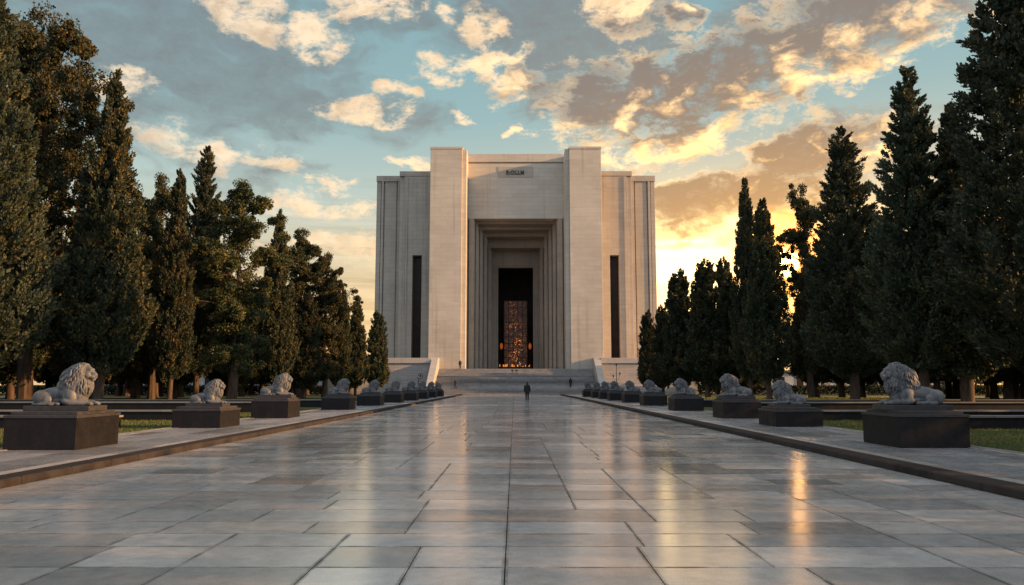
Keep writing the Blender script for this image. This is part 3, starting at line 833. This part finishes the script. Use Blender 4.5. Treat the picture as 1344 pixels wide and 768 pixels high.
# the block behind and the floor slab it stands on
bpart('main_block', (-19.4, 19.4, 167, 185, 5.6, 37.0), WG)
bpart('side_block', (-19.4, -8.3, 150.01, 166.99, 5.6, 37.0), WG); bpart('side_block', (8.3, 19.4, 150.01, 166.99, 5.6, 37.0), WG)
bpart('roof', (-8.2, 8.2, 158.01, 166.99, 37.5, 39.4), WG)
bpart('threshold', (-8.23, 8.23, 128.9, 149.29, 2.0, 4.08), M['step_stone'])
bpart('foundation', (-14.3, 14.3, 129.6, 149, 1.0, 3.895), TW, bd, 0)

# ------------------------------------------------------------------ staircase and terraces
st = empty('staircase', (XB, 119.75, 0), 'broad flight of grey stone steps rising to the portal between sloping parapets', 'staircase')
N, rise, run = 18, 4.1 / 18, 9.4 / 18
bm = bmesh.new()
prof = []
for k in range(N):
    prof.append((k * run, k * rise)); prof.append((k * run, (k + 1) * rise - .05)); prof.append((k * run - .05, (k + 1) * rise - .05)); prof.append((k * run - .05, (k + 1) * rise))
prof.append((N * run + .0, N * rise)); prof.append((N * run, 0))
for s in (-1, 1):
    pass
va = [bm.verts.new((-12.4, p[0], p[1])) for p in prof]; vb = [bm.verts.new((12.4, p[0], p[1])) for p in prof]
n = len(prof)
for k in range(n):
    k2 = (k + 1) % n
    bm.faces.new((va[k], vb[k], vb[k2], va[k2]))
bm.faces.new(va); bm.faces.new(vb[::-1])
bmesh.ops.recalc_face_normals(bm, faces=bm.faces)
mesh_obj('steps', bm, M['step_stone'], st)
for s in (-1, 1):
    bm = bmesh.new()
    pr = [(-.25, 0), (-.25, 1.35), (.3, 1.75), (8.2, 5.85), (9.75, 5.85), (9.75, 0)]
    a = [bm.verts.new((s * 12.42, p[0], p[1])) for p in pr]; b = [bm.verts.new((s * 13.5, p[0], p[1])) for p in pr]
    for k in range(len(pr)):
        k2 = (k + 1) % len(pr); bm.faces.new((a[k], b[k], b[k2], a[k2]))
    bm.faces.new(a); bm.faces.new(b[::-1])
    bmesh.ops.recalc_face_normals(bm, faces=bm.faces)
    bevel_all(bm, .05)
    mesh_obj('parapet', bm, M['coping'], st)
for s in (-1, 1):
    def sx(a, b): return (min(s * a, s * b), max(s * a, s * b))
    tr = empty('terrace', (XB, 128, 0), 'stepped stone terrace at the foot of the %s wing, beside the stairs' % ('left' if s < 0 else 'right'), 'terrace', 'terraces flanking the staircase')
    for k in range(5):
        a, b = sx(13.52, 27.5 + k * .15)
        box_obj('tier', (a, b, -.5 - k * 1.05 + (0 if k else .0), -.003 - (k - 1) * 1.05 - .5 if k else 20, 0.0, 4.95 - .003 if k == 0 else 2.55 - (k - 1) * .62), M['terrace_stone'], tr, .03)
    a, b = sx(13.52, 27.7)
    box_obj('coping', (a, b, -.72, 20.1, 4.952, 5.8), M['coping'], tr, .04)

# ------------------------------------------------------------------ trees
def leaf_quads(c, d, L, Wd, rs):
    """quads at c (n,3) with long axis d (n,3)"""
    n = len(c)
    d = d / np.linalg.norm(d, axis=1, keepdims=True)
    r = rs.normal(size=(n, 3)); s = np.cross(d, r); s /= np.linalg.norm(s, axis=1, keepdims=True) + 1e-9
    L = L[:, None]; Wd = Wd[:, None]
    v = np.empty((n, 4, 3))
    v[:, 0] = c - d * L * .5; v[:, 1] = c + s * Wd * .5 - d * L * .05; v[:, 2] = c + d * L * .5; v[:, 3] = c - s * Wd * .5 - d * L * .05
    return v.reshape(-1, 3)

def cypress_crown(seed, H, Rr, z0, tip, fat, rough, nplume, nleaf, out=0.25, leaf=.30, split=0):
    rs = np.random.RandomState(seed)
    ph = rs.uniform(0, 6.28, 6)
    def env(t, a):
        base = np.minimum(1, (t + .02) / .16) ** .6 * np.clip(1 - t, 0, 1) ** tip
        base = base / (((.16 + .02) / .16) ** .6 * (1 - .16) ** tip)
        wob = 1 + rough * (np.sin(2 * a + ph[0] + t * 5) * .5 + np.sin(3 * a + ph[1] - t * 9) * .4 + np.sin(t * 21 + ph[2] + a) * .35 + np.sin(t * 40 + ph[3] + 2 * a) * .22)
        return Rr * np.clip(base, 0, 1.25) ** fat * wob
    t = rs.uniform(0, 1, nplume * 4)
    acc = rs.uniform(0, 1, nplume * 4) < (.12 + env(t, t * 0) / Rr)
    t = t[acc][:nplume]; n = len(t)
    a = rs.uniform(0, 2 * np.pi, n)
    rr = env(t, a) * rs.uniform(.5, 1.0, n) ** .6
    ax = np.stack([np.cos(a), np.sin(a), np.zeros(n)], 1)
    base = ax * rr[:, None]; base[:, 2] = z0 + t * (H - z0)
    pl = rs.uniform(.7, 1.5, n) * (H / 20) ** .5 * (1.15 - .5 * t)
    pw = pl * rs.uniform(.17, .29, n)
    dirv = ax * out * rs.uniform(.3, 1.6, n)[:, None] + np.array([0, 0, 1.0]) + rs.normal(0, .12, (n, 3))
    dirv /= np.linalg.norm(dirv, axis=1, keepdims=True)
    m = nleaf
    idx = np.repeat(np.arange(n), m)
    s = rs.beta(1.3, 1.5, n * m)
    prof = np.sin(np.pi * np.clip(s * .82 + .12, 0, 1)) ** .8
    off = rs.normal(size=(n * m, 3)); off /= np.linalg.norm(off, axis=1, keepdims=True)
    off *= (rs.uniform(0, 1, n * m) ** .45 * prof * pw[idx])[:, None]
    c = base[idx] + dirv[idx] * ((s - .35) * pl[idx])[:, None] + off
    d = dirv[idx] + off / (pw[idx][:, None] + 1e-6) * .7 + rs.normal(0, .28, (n * m, 3))
    L = rs.uniform(.6, 1.25, n * m) * leaf; Wd = L * rs.uniform(.35, .55, n * m)
    v = [leaf_quads(c, d, L, Wd, rs)]
    # larger sprays deep inside so the crown closes
    k = 6500
    t2 = rs.uniform(.01, .93, k); a2 = rs.uniform(0, 6.283, k); r2 = env(t2, a2) * rs.uniform(0, .58, k) ** .6 * .85
    c2 = np.stack([np.cos(a2) * r2, np.sin(a2) * r2, z0 + t2 * (H - z0)], 1)
    d2 = rs.normal(0, .5, (k, 3)) + np.array([0, 0, 1.0])
    v.append(leaf_quads(c2, d2, rs.uniform(.32, .55, k), rs.uniform(.14, .26, k), rs))
    return np.concatenate(v)

def clump_leaves(centers, radii, per, leaf, rs, squash=.75):
    out = []
    n = len(centers)
    idx = np.repeat(np.arange(n), per)
    off = rs.normal(size=(n * per, 3)); off /= np.linalg.norm(off, axis=1, keepdims=True)
    off *= (rs.uniform(0, 1, n * per) ** .4)[:, None]
    off[:, 2] *= squash
    c = centers[idx] + off * radii[idx][:, None]
    d = off + rs.normal(0, .6, (n * per, 3))
    L = rs.uniform(.6, 1.3, n * per) * leaf
    return leaf_quads(c, d, L, L * rs.uniform(.5, .8, n * per), rs)

def broad_tree(seed, H, Rr, z0, per=330, leaf=.24, nl=11, lean=.0):
    """trunk and limbs (bmesh) and the crown's leaf quads, irregular and open"""
    rs = np.random.RandomState(seed); rl = random.Random(seed)
    bm = bmesh.new()
    top = Vector((lean * H, rl.uniform(-.4, .4), H * .86))
    tp = [Vector((0, 0, -.2))] + [Vector((top.x * f + rl.uniform(-.25, .25), top.y * f + rl.uniform(-.25, .25), H * .86 * f)) for f in (.15, .35, .55, .75, .9, 1)]
    r0 = H * .018
    tube(bm, tp, [r0 * 1.35, r0 * 1.05, r0 * .9, r0 * .7, r0 * .5, r0 * .3, r0 * .15], 9)
    cs, rd = [], []
    for i in range(nl):
        f = z0 / H + (1 - z0 / H) * (i + .4) / nl
        z = H * f * .92; a = i * 2.4 + rl.uniform(-.5, .5)
        k = min(1, (1 - f) * 2.6 + .40) * min(1, f * 1.6 + .30)
        L = Rr * k * rl.uniform(.7, 1.15)
        b = Vector((top.x * f, top.y * f, z - L * .3))
        e = b + Vector((math.cos(a) * L, math.sin(a) * L, L * rl.uniform(.25, .65)))
        mid = (b + e) / 2 + Vector((0, 0, L * .08))
        rr = r0 * .42 * (1.15 - f)+.02
        tube(bm, [b, mid, e], [rr, rr * .7, rr * .3], 7)
        for j in range(rl.randint(8, 12)):
            g_ = rl.uniform(.35, 1.05); p = b.lerp(e, g_) + Vector((rl.gauss(0, .24) * L, rl.gauss(0, .24) * L, rl.gauss(.05, .2) * L))
            q = b.lerp(e, max(0, g_ - .25))
            tube(bm, [q, (p + q) / 2 + Vector((0, 0, .1)), p], [rr * .4, rr * .3, rr * .12], 5)
            cs.append(tuple(p)); rd.append(rl.uniform(.42, .95) * Rr * .27)
            for _ in range(2):
                cs.append((p.x + rl.gauss(0, .3) * Rr * .3, p.y + rl.gauss(0, .3) * Rr * .3, p.z + rl.gauss(0, .25) * Rr * .3)); rd.append(rl.uniform(.25, .6) * Rr * .25)
    for _ in range(5):
        cs.append((top.x + rl.gauss(0, .12) * Rr, top.y + rl.gauss(0, .12) * Rr, H * rl.uniform(.84, .97))); rd.append(.22 * Rr)
    for _ in range(70):          # denser skirt of foliage about the trunk
        f = rl.uniform(z0 / H, .82); a = rl.uniform(0, 6.283); q = Rr * rl.uniform(.1, .72) * min(1, (1 - f) * 1.6 + .15)
        cs.append((top.x * f + math.cos(a) * q, top.y * f + math.sin(a) * q, H * f)); rd.append(rl.uniform(.16, .3) * Rr)
    v = clump_leaves(np.array(cs), np.array(rd), per, leaf, rs)
    return bm, v

def trunk_mesh(H, r, seed):
    rl = random.Random(seed); bm = bmesh.new()
    tube(bm, [(0, 0, -.2), (rl.uniform(-.05, .05), 0, .5), (rl.uniform(-.1, .1), rl.uniform(-.1, .1), H * .2), (0, 0, H * .5), (0, 0, H * .9)], [r * 1.5, r * 1.05, r * .9, r * .6, r * .12], 10)
    for k in range(14):
        z = H * (.12 + .055 * k); a = k * 2.4; L = r * (6 - k * .3)
        tube(bm, [(0, 0, z), (math.cos(a) * L * .5, math.sin(a) * L * .5, z + L * .7), (math.cos(a) * L * .8, math.sin(a) * L * .8, z + L * 1.8)], [r * .3, r * .2, r * .06], 6)
    me = bpy.data.meshes.new('trunk'); bm.to_mesh(me); bm.free(); me.materials.append(M['bark'])
    me.polygons.foreach_set('use_smooth', [True] * len(me.polygons))
    return me

KIND = {}
def reg(key, crown_v, trunk, mat, H, Rr):
    KIND[key] = (np_mesh('crown', crown_v, 4, mat), trunk, H, Rr)
reg('cy1', cypress_crown(11, 22, 2.5, 2.2, .95, .9, .13, 560, 130, leaf=.23), trunk_mesh(22, .27, 1), M['cypress_leaf'], 22, 2.5)
reg('cy2', cypress_crown(12, 20, 2.0, 2.0, .75, .85, .10, 500, 125, leaf=.22), trunk_mesh(20, .22, 2), M['cypress_leaf'], 20, 2.0)
reg('cy3', cypress_crown(13, 14, 1.5, 1.5, .48, .8, .10, 380, 110, leaf=.20), trunk_mesh(14, .17, 3), M['cypress_leaf'], 14, 1.5)
reg('co1', cypress_crown(14, 23, 3.0, 2.4, .85, .8, .22, 600, 130, out=.8, leaf=.23), trunk_mesh(23, .30, 4), M['dark_leaf'], 23, 3.0)
reg('co2', cypress_crown(15, 26, 3.8, 2.8, .85, .8, .24, 820, 140, out=.7, leaf=.23), trunk_mesh(26, .34, 5), M['dark_leaf'], 26, 3.8)
for key, seed, H, Rr, z0, lf in (('br1', 31, 24, 4.6, 4.0, .20), ('br2', 32, 20, 3.4, 3.0, .18), ('br3', 33, 18, 2.9, 2.6, .17)):
    bm, v_ = broad_tree(seed, H, Rr, z0, 230, lf, 19 if key == 'br1' else 17)
    me = bpy.data.meshes.new('trunk'); bm.to_mesh(me); bm.free(); me.materials.append(M['bark'])
    reg(key, v_, me, M['broad_leaf'], H, Rr)

def tree(name, key, x, y, H, r, label, cat, group, rz=None):
    cm, tm, h0, r0 = KIND[key]
    o = empty(name, (x, y, 0.08), label, cat, group, rnd.uniform(0, 6.28) if rz is None else rz)
    o.scale = (r / r0, r / r0, H / h0)
    link(bpy.data.objects.new('trunk', tm), o); link(bpy.data.objects.new('crown', cm), o)
    return o
GL, GR = 'trees of the left row', 'trees of the right row'
TR = [
 ('conifer_tree', 'co2', -33.6, 50, 27.0, 3.5, 'huge dense conifer with a gold lit flank cut by the left edge', GL),
 ('broadleaf_tree', 'br1', -36.2, 60, 32.0, 4.3, 'tall open broadleaf tree rising between the left edge conifer and tall cypress', GL),
 ('cypress_tree', 'cy1', -28.7, 56, 24.2, 2.8, 'tall pointed dark cypress, tallest cypress of the left row', GL),
 ('cypress_tree', 'cy2', -28.0, 66, 19.6, 1.55, 'narrow dark cypress in front of a paler tree on the left', GL),
 ('broadleaf_tree', 'br3', -34.5, 77, 22.6, 2.4, 'pale green tree half hidden behind the narrow left cypress', GL),
 ('conifer_tree', 'co1', -29.0, 74, 24.0, 2.3, 'dark conifer with a fine pointed top, left of the golden broadleaf tree', GL),
 ('broadleaf_tree', 'br2', -24.3, 70, 20.2, 3.1, 'bushy golden olive broadleaf tree midway along the left row', GL),
 ('cypress_tree', 'cy1', -23.6, 80, 19.2, 1.95, 'slim pointed cypress right after the bushy golden broadleaf tree', GL),
 ('broadleaf_tree', 'br3', -24.3, 92, 20.0, 2.7, 'open crowned broadleaf tree beyond the slim left cypress', GL),
 ('broadleaf_tree', 'br2', -21.4, 92, 17.2, 2.4, 'golden leaning broadleaf tree last of its kind before the small left cypresses', GL),
 ('cypress_tree', 'cy3', -21.4, 83, 11.0, 1.6, 'short bushy cypress with amber foliage in front of the open left trees', GL),
 ('cypress_tree', 'cy3', -20.8, 97, 13.2, 1.35, 'small amber cypress, third from the monument on the left', GL),
 ('cypress_tree', 'cy2', -19.8, 102, 12.9, 1.45, 'small pointed cypress, second from the monument on the left', GL),
 ('cypress_tree', 'cy3', -18.1, 108, 11.3, 1.45, 'small rounded cypress overlapping the left corner of the monument', GL),
 ('conifer_tree', 'co2', 29.6, 44, 27.5, 4.1, 'huge black conifer with a jutting branch cut by the right edge', GR),
 ('conifer_tree', 'co1', 27.0, 52, 22.8, 2.5, 'very tall dark cypress like conifer beside the right edge tree', GR),
 ('cypress_tree', 'cy1', 29.2, 51, 19.8, 2.7, 'dark conifer merged between the tallest right conifer and the edge tree', GR),
 ('conifer_tree', 'co1', 26.7, 62, 21.8, 2.75, 'broad dark conifer just right of the low sun', GR),
 ('broadleaf_tree', 'br3', 28.6, 76, 21.2, 2.0, 'thin airy tree behind the low sun on the right', GR),
 ('cypress_tree', 'cy2', 22.7, 70, 18.0, 1.65, 'full dark cypress just left of the low sun', GR),
 ('cypress_tree', 'cy2', 23.5, 78, 22.0, 1.4, 'slender tall cypress, highest spire near the golden sky', GR),
 ('cypress_tree', 'cy3', 23.8, 88, 15.2, 1.5, 'narrow cypress behind the slender spire on the right', GR),
 ('cypress_tree', 'cy3', 20.7, 84, 14.5, 1.75, 'full brownish cypress in the middle of the far right group', GR),
 ('cypress_tree', 'cy3', 19.6, 92, 14.6, 1.75, 'lumpy backlit cypress against the brightest sky on the right', GR),
 ('cypress_tree', 'cy3', 19.0, 100, 11.2, 1.2, 'small cypress, second from the monument on the right', GR),
 ('cypress_tree', 'cy3', 18.5, 108, 11.4, 1.15, 'small narrow cypress overlapping the right corner of the monument', GR),
]
for (nm, key, x, yy, H, r, lb, gr) in TR:
    tree(nm, key, x, yy, H, r * ((1.17 if x < 0 else 1.32) if key[0] == 'c' else 1.12), lb, 'tree', gr)
# deeper rows in the park, seen only as trunks and dark crowns between the front trees
rb = random.Random(4)
CAMX, F_ = 0.42, 1044.0
for s, gname in ((-1, 'background trees of the left park'), (1, 'background trees of the right park')):
    nm = 'left' if s < 0 else 'right'
    for k in range(44):
        yy = 56 + (k % 15) * 4.6 + rb.uniform(-2, 2)
        if s > 0 and yy > 97: yy -= 36
        x = s * (max(23.5, 41 - (yy - 56) * .26) + (k // 15) * 10 + rb.uniform(0, 8))
        u = (abs(x) / yy)                       # how far off the avenue's axis
        H = 1.55 + yy * (.02 + .42 * u) * rb.uniform(.72, 1.0)
        H = max(5.5, min(H, 17.5))
        key = rb.choice(('cy3', 'cy2', 'br3', 'co1', 'br2', 'cy1'))
        kind = {'c': 'narrow dark park conifer', 'b': 'leafy park tree'}[key[0]]
        tree('park_tree', key, x, yy, H, rb.uniform(.11, .16) * H + .8, kind + ' among the dense shadowed %s park trees behind the front row' % nm, 'tree', gname + (' leafy' if key[0] == 'b' else ' conifers'))
for x, yy in ((30.5, 111.5), (33.5, 116), (36.5, 120.5), (30.8, 119)):  # extra conifers hidden behind the front row, added to shade the stairs
    tree('park_tree', 'cy3', x, yy, 12.6, 2.0, 'narrow dark conifer added behind the right front row to shade the stairs', 'tree', 'background trees of the right park conifers')
# ------------------------------------------------------------------ park background
def hedge(x0, x1, y, h, label, seed):
    rs = np.random.RandomState(seed); n = int(abs(x1 - x0) * 420)
    c = np.stack([rs.uniform(x0, x1, n), y + rs.normal(0, .35, n), .05 + h * rs.uniform(0, 1, n) ** .6 * (1 + .12 * np.sin(np.arange(n) * .001))], 1)
    d = rs.normal(size=(n, 3)); L = rs.uniform(.16, .32, n)
    o = link(bpy.data.objects.new('hedge', np_mesh('hedge', leaf_quads(c, d, L, L * .7, rs), 4, M['hedge_leaf'])))
    tag(o, label, 'hedge', 'clipped hedges behind the park trees')
rs = np.random.RandomState(77); n = 52000  # leaf screen added outside the frame to keep low sun off the plaza
zc = rs.uniform(.1, 8.25, n); yc = rs.uniform(-60, 38.5, n)
c = np.stack([28.6 + rs.normal(0, .45, n), yc, np.minimum(zc, 8.15 + .15 * np.sin(yc * 1.7))], 1)
L = rs.uniform(.28, .5, n)
o = link(bpy.data.objects.new('sun_blocker_hedge', np_mesh('sun_blocker_hedge', leaf_quads(c, rs.normal(size=(n, 3)), L, L * .75, rs), 4, M['hedge_leaf'])))
tag(o, 'unseen tall hedge added right of the frame to block the low sun', 'hedge')
hedge(-95, -27, 116, 1.3, 'long dark hedge behind the trunks of the left park trees', 1)
hedge(27, 95, 116, 1.3, 'long dark hedge behind the trunks of the right park trees', 2)
for s in (-1, 1):
    nm = 'left' if s < 0 else 'right'
    for k, (xa, L, H, yy) in enumerate(((32, 22, 3.6, 138), (58, 26, 4.4, 146), (88, 30, 3.8, 134), (122, 34, 4.6, 128))):
        b = empty('park_building', (s * (xa + L / 2), yy, .08), 'low pale grey building glimpsed between the %s tree trunks, %s from the monument' % (nm, ORD[k]), 'building', 'low buildings behind the park')
        box_obj('wall', (-L / 2, L / 2, 0, 8, 0, H), M['plaster'], b, .03)
        box_obj('roof', (-L / 2 - .4, L / 2 + .4, -.5, 8.4, H + .003, H + .35), M['roof_grey'], b, .03)
        for j in range(int(L / 3.2)):
            xx = -L / 2 + 1.6 + j * 3.2
            wdw = box_obj('window', (xx - .6, xx + .6, -.035, -.004, 1.0, H - .8), M['glass_dark'], b)
            bm = bmesh.new()
            for (a0, a1, z0, z1) in ((xx - .68, xx - .602, .94, H - .74), (xx + .602, xx + .68, .94, H - .74), (xx - .6, xx + .6, .94, .998), (xx - .6, xx + .6, H - .798, H - .74)):
                box(bm, a0, a1, -.06, -.004, z0, z1)
            mesh_obj('frame', bm, M['coping'], wdw)
fb = np.random.RandomState(8)
n = 9000
c = np.stack([fb.uniform(14, 36, n), fb.uniform(70.8, 73.0, n), fb.uniform(.1, .42, n)], 1)
L = fb.uniform(.06, .12, n)
fo = link(bpy.data.objects.new('flower_bed', np_mesh('flower_bed', leaf_quads(c, fb.normal(size=(n, 3)), L, L, fb), 4, M['flower'])))
tag(fo, 'bed of yellow flowers on the lawn behind the second right lion', 'flower bed', kind='stuff')

# ------------------------------------------------------------------ lamp posts and stair furniture
lp = empty('street_lamp', (13.2, 100, .09), 'slender dark lamp post with forked arms before the right terrace', 'lamp post')
bm = bmesh.new(); tube(bm, [(0, 0, 0), (0, 0, .25), (0, 0, .3), (0, 0, 3.9)], [.11, .10, .05, .03], 10); mesh_obj('post', bm, M['iron'], lp)
bm = bmesh.new()
for a, h in ((0, 2.9), (math.pi, 2.6)):
    tube(bm, [(0, 0, 2.0), (math.cos(a) * .25, 0, 2.1), (math.cos(a) * .42, 0, h - .2)], [.022, .02, .02], 6)
mesh_obj('arm', bm, M['iron'], lp)
for x_, z_ in ((.42, 2.85), (-.42, 2.55), (0, 3.95)):
    bm = bmesh.new(); ell(bm, (x_, 0, z_), (.1, .1, .14), u=12, v=8); mesh_obj('lamp_head', bm, M['iron'], lp, True)
lp = empty('street_lamp', (-12.1, 104, .09), 'dark lamp post with a curled crook top before the left terrace', 'lamp post')
bm = bmesh.new(); tube(bm, [(0, 0, 0), (0, 0, .25), (0, 0, .3), (.05, 0, 1.6), (.12, 0, 2.2)], [.11, .10, .05, .04, .035], 10); mesh_obj('post', bm, M['iron'], lp)
bm = bmesh.new(); tube(bm, [(.12 + .42 * (1 - k * .03) * math.sin(k * .45 - 1.2) + .15, 0, 2.62 - .42 * (1 - k * .03) * math.cos(k * .45 - 1.2)) for k in range(14)], [.035] * 14, 6); mesh_obj('crook', bm, M['iron'], lp)
bm = bmesh.new(); ell(bm, (.28, 0, 2.62), (.12, .12, .17), u=12, v=8); mesh_obj('lamp_head', bm, M['iron'], lp, True)

def stair_at(y):   # tread height of the step under y
    k = min(N, max(0, int((y - 119.75 + .02) / run) + 1)); return k * rise
for (x, yy, lb) in ((.1, 126.6, 'small dark brazier stand high on the middle of the stairs'), (.75, 126.6, 'dark squat brazier stand just right of the other one on the stairs')):
    b = empty('brazier_stand', (x, yy, stair_at(yy)), lb, 'brazier', 'brazier stands on the stairs')
    bm = bmesh.new()
    for k in range(3):
        a = k * 2.09; tube(bm, [(math.cos(a) * .16, math.sin(a) * .16, .01), (math.cos(a) * .06, math.sin(a) * .06, .5)], [.02, .018], 6)
    mesh_obj('tripod', bm, M['iron'], b)
    bm = bmesh.new(); tube(bm, [(0, 0, .46), (0, 0, .55), (0, 0, .68)], [.06, .16, .2], 12, False); mesh_obj('bowl', bm, M['iron'], b)

# ------------------------------------------------------------------ people
def finger_set(bm, w, d, s, k):
    """hand hanging from wrist w along d: palm, four fingers, thumb"""
    d = Vector(d).normalized(); side = Vector((0, 1, 0)); nrm = d.cross(side).normalized() * s
    ell(bm, w + d * .045, (.020, .042, .05), u=12, v=8)
    for i, L in enumerate((.068, .078, .073, .058)):
        o = w + d * .085 + side * (.03 - i * .0205)
        tube(bm, [o, o + d * L * .5 - nrm * .008, o + d * L - nrm * .026], [.0092, .0085, .007], 7)
    o = w + d * .03 + side * .036
    tube(bm, [o, o + side * .028 + d * .028, o + side * .030 + d * .062 - nrm * .01], [.011, .0095, .008], 7)

def make_person(x, y, z, rz, h, label, coat, stride=.0, hair=True, bag=False, voxel=.009):
    """faces local +Y; adult 1.75 m skeleton scaled to h"""
    o = empty('person', (x, y, z), label, 'person', None, rz)
    k = h / 1.75; o.scale = (k, k, k)
    bm = bmesh.new()
    # pelvis, waist, chest, neck
    tube(bm, [(0, 0, .90), (0, -.005, 1.02), (0, -.005, 1.20), (0, -.01, 1.36), (0, -.01, 1.44)], [.135, .125, .145, .14, .085], 16, True)
    tube(bm, [(-.17, -.01, 1.40), (0, -.01, 1.43), (.17, -.01, 1.40)], [.065, .075, .065], 12)
    tube(bm, [(0, -.005, 1.44), (0, .01, 1.53)], [.058, .055], 12)
    ell(bm, (0, .01, 1.64), (.076, .095, .108)); ell(bm, (0, .045, 1.585), (.055, .06, .06))
    tube(bm, [(0, .10, 1.645), (0, .122, 1.61)], [.012, .017], 8)
    for s in (-1, 1):
        ell(bm, (s * .032, .094, 1.645), (.016, .012, .010), u=10, v=8)
        ell(bm, (s * .078, .0, 1.63), (.012, .022, .032), u=10, v=8)
        st_ = stride * s
        tube(bm, [(s * .09, 0, .90), (s * .095, st_ * .45 + .015, .50), (s * .095, st_ * .9 - (.05 if st_ < 0 else 0), .09)], [.088, .056, .040], 12)
        tube(bm, [(s * .095, st_ * .9 - .03, .05), (s * .10, st_ * .9 + .13, .035)], [.042, .035], 10)
        el_ = Vector((s * .245, -.02 - st_ * .3, 1.13)); w = Vector((s * .255, .05 - st_ * .6, .89))
        tube(bm, [(s * .19, -.01, 1.39), el_, w], [.054, .040, .028], 10)
        finger_set(bm, w, (0, .15, -1), s, k)
    ell(bm, (0, .104, 1.565), (.026, .014, .008), u=10, v=8)
    me = remeshed('body', bm, voxel, 2, M['skin'])
    link(bpy.data.objects.new('body', me), o)
    bm = bmesh.new()   # coat: shell over the torso and arms, open hem at mid thigh
    tube(bm, [(0, 0, .70), (0, 0, .95), (0, -.005, 1.1), (0, -.01, 1.3), (0, -.01, 1.40), (0, -.005, 1.475)], [.205, .195, .18, .195, .175, .095], 20, False, 1.08)
    tube(bm, [(-.175, -.01, 1.395), (0, -.01, 1.43), (.175, -.01, 1.395)], [.082, .09, .082], 12)
    for s in (-1, 1):
        st_ = stride * s
        tube(bm, [(s * .19, -.01, 1.39), (s * .25, -.02 - st_ * .3, 1.13), (s * .255, .045 - st_ * .55, .905)], [.078, .064, .052], 12)
    tube(bm, [(-.08, -.02, 1.47), (0, -.065, 1.475), (.08, -.02, 1.47)], [.045, .055, .045], 8)
    tube(bm, [(0, -.02, 1.46), (0, -.015, 1.535)], [.10, .082], 14, False)
    link(bpy.data.objects.new('coat', remeshed('coat', bm, voxel * 1.2, 2, coat)), o)
    bm = bmesh.new()
    for s in (-1, 1):
        st_ = stride * s
        tube(bm, [(s * .085, 0, .93), (s * .095, st_ * .45 + .015, .50), (s * .095, st_ * .9 - (.05 if st_ < 0 else 0), .10)], [.105, .076, .062], 12, False)
    link(bpy.data.objects.new('trousers', remeshed('trousers', bm, voxel * 1.2, 1, M['trouser'])), o)
    for s in (-1, 1):
        st_ = stride * s
        bm = bmesh.new(); tube(bm, [(s * .095, st_ * .9 - .035, .052), (s * .10, st_ * .9 + .06, .05), (s * .10, st_ * .9 + .15, .04)], [.05, .05, .042], 12)
        mesh_obj('shoe', bm, M['leather'], o, True)
    if hair:
        bm = bmesh.new(); ell(bm, (0, -.012, 1.665), (.086, .098, .098)); ell(bm, (0, -.045, 1.60), (.07, .06, .08))
        mesh_obj('hair', bm, M['hair'], o, True)
    return o
make_person(1.62, 74.7, 0.0, 0.0, 1.80, 'lone person in a long black coat walking toward the stairs on the plaza axis', M['black_cloth'], .10, voxel=.0075)
make_person(-8.5, 121.3, stair_at(121.3), -.5, 1.5, 'small dark figure climbing the lowest steps on the left', M['grey_cloth'], .14, voxel=.013)
make_person(9.0, 122.3, stair_at(122.3), .2, 1.5, 'small dark figure standing low on the right half of the stairs', M['black_cloth'], .03, voxel=.013)
make_person(-8.3, 128.6, 4.1, .1, 1.45, 'small dark figure at the top of the stairs beside the left tower', M['navy'], .04, voxel=.013)

# ------------------------------------------------------------------ colour management and sampling
scene.view_settings.view_transform = 'Standard'; scene.view_settings.look = 'None'
scene.view_settings.exposure = 0.9; scene.view_settings.gamma = 1.0
scene.render.engine = 'CYCLES'
scene.cycles.use_denoising = True
scene.cycles.max_bounces = 4; scene.cycles.diffuse_bounces = 2; scene.cycles.glossy_bounces = 2; scene.cycles.transmission_bounces = 3
scene.cycles.sample_clamp_indirect = 6.0
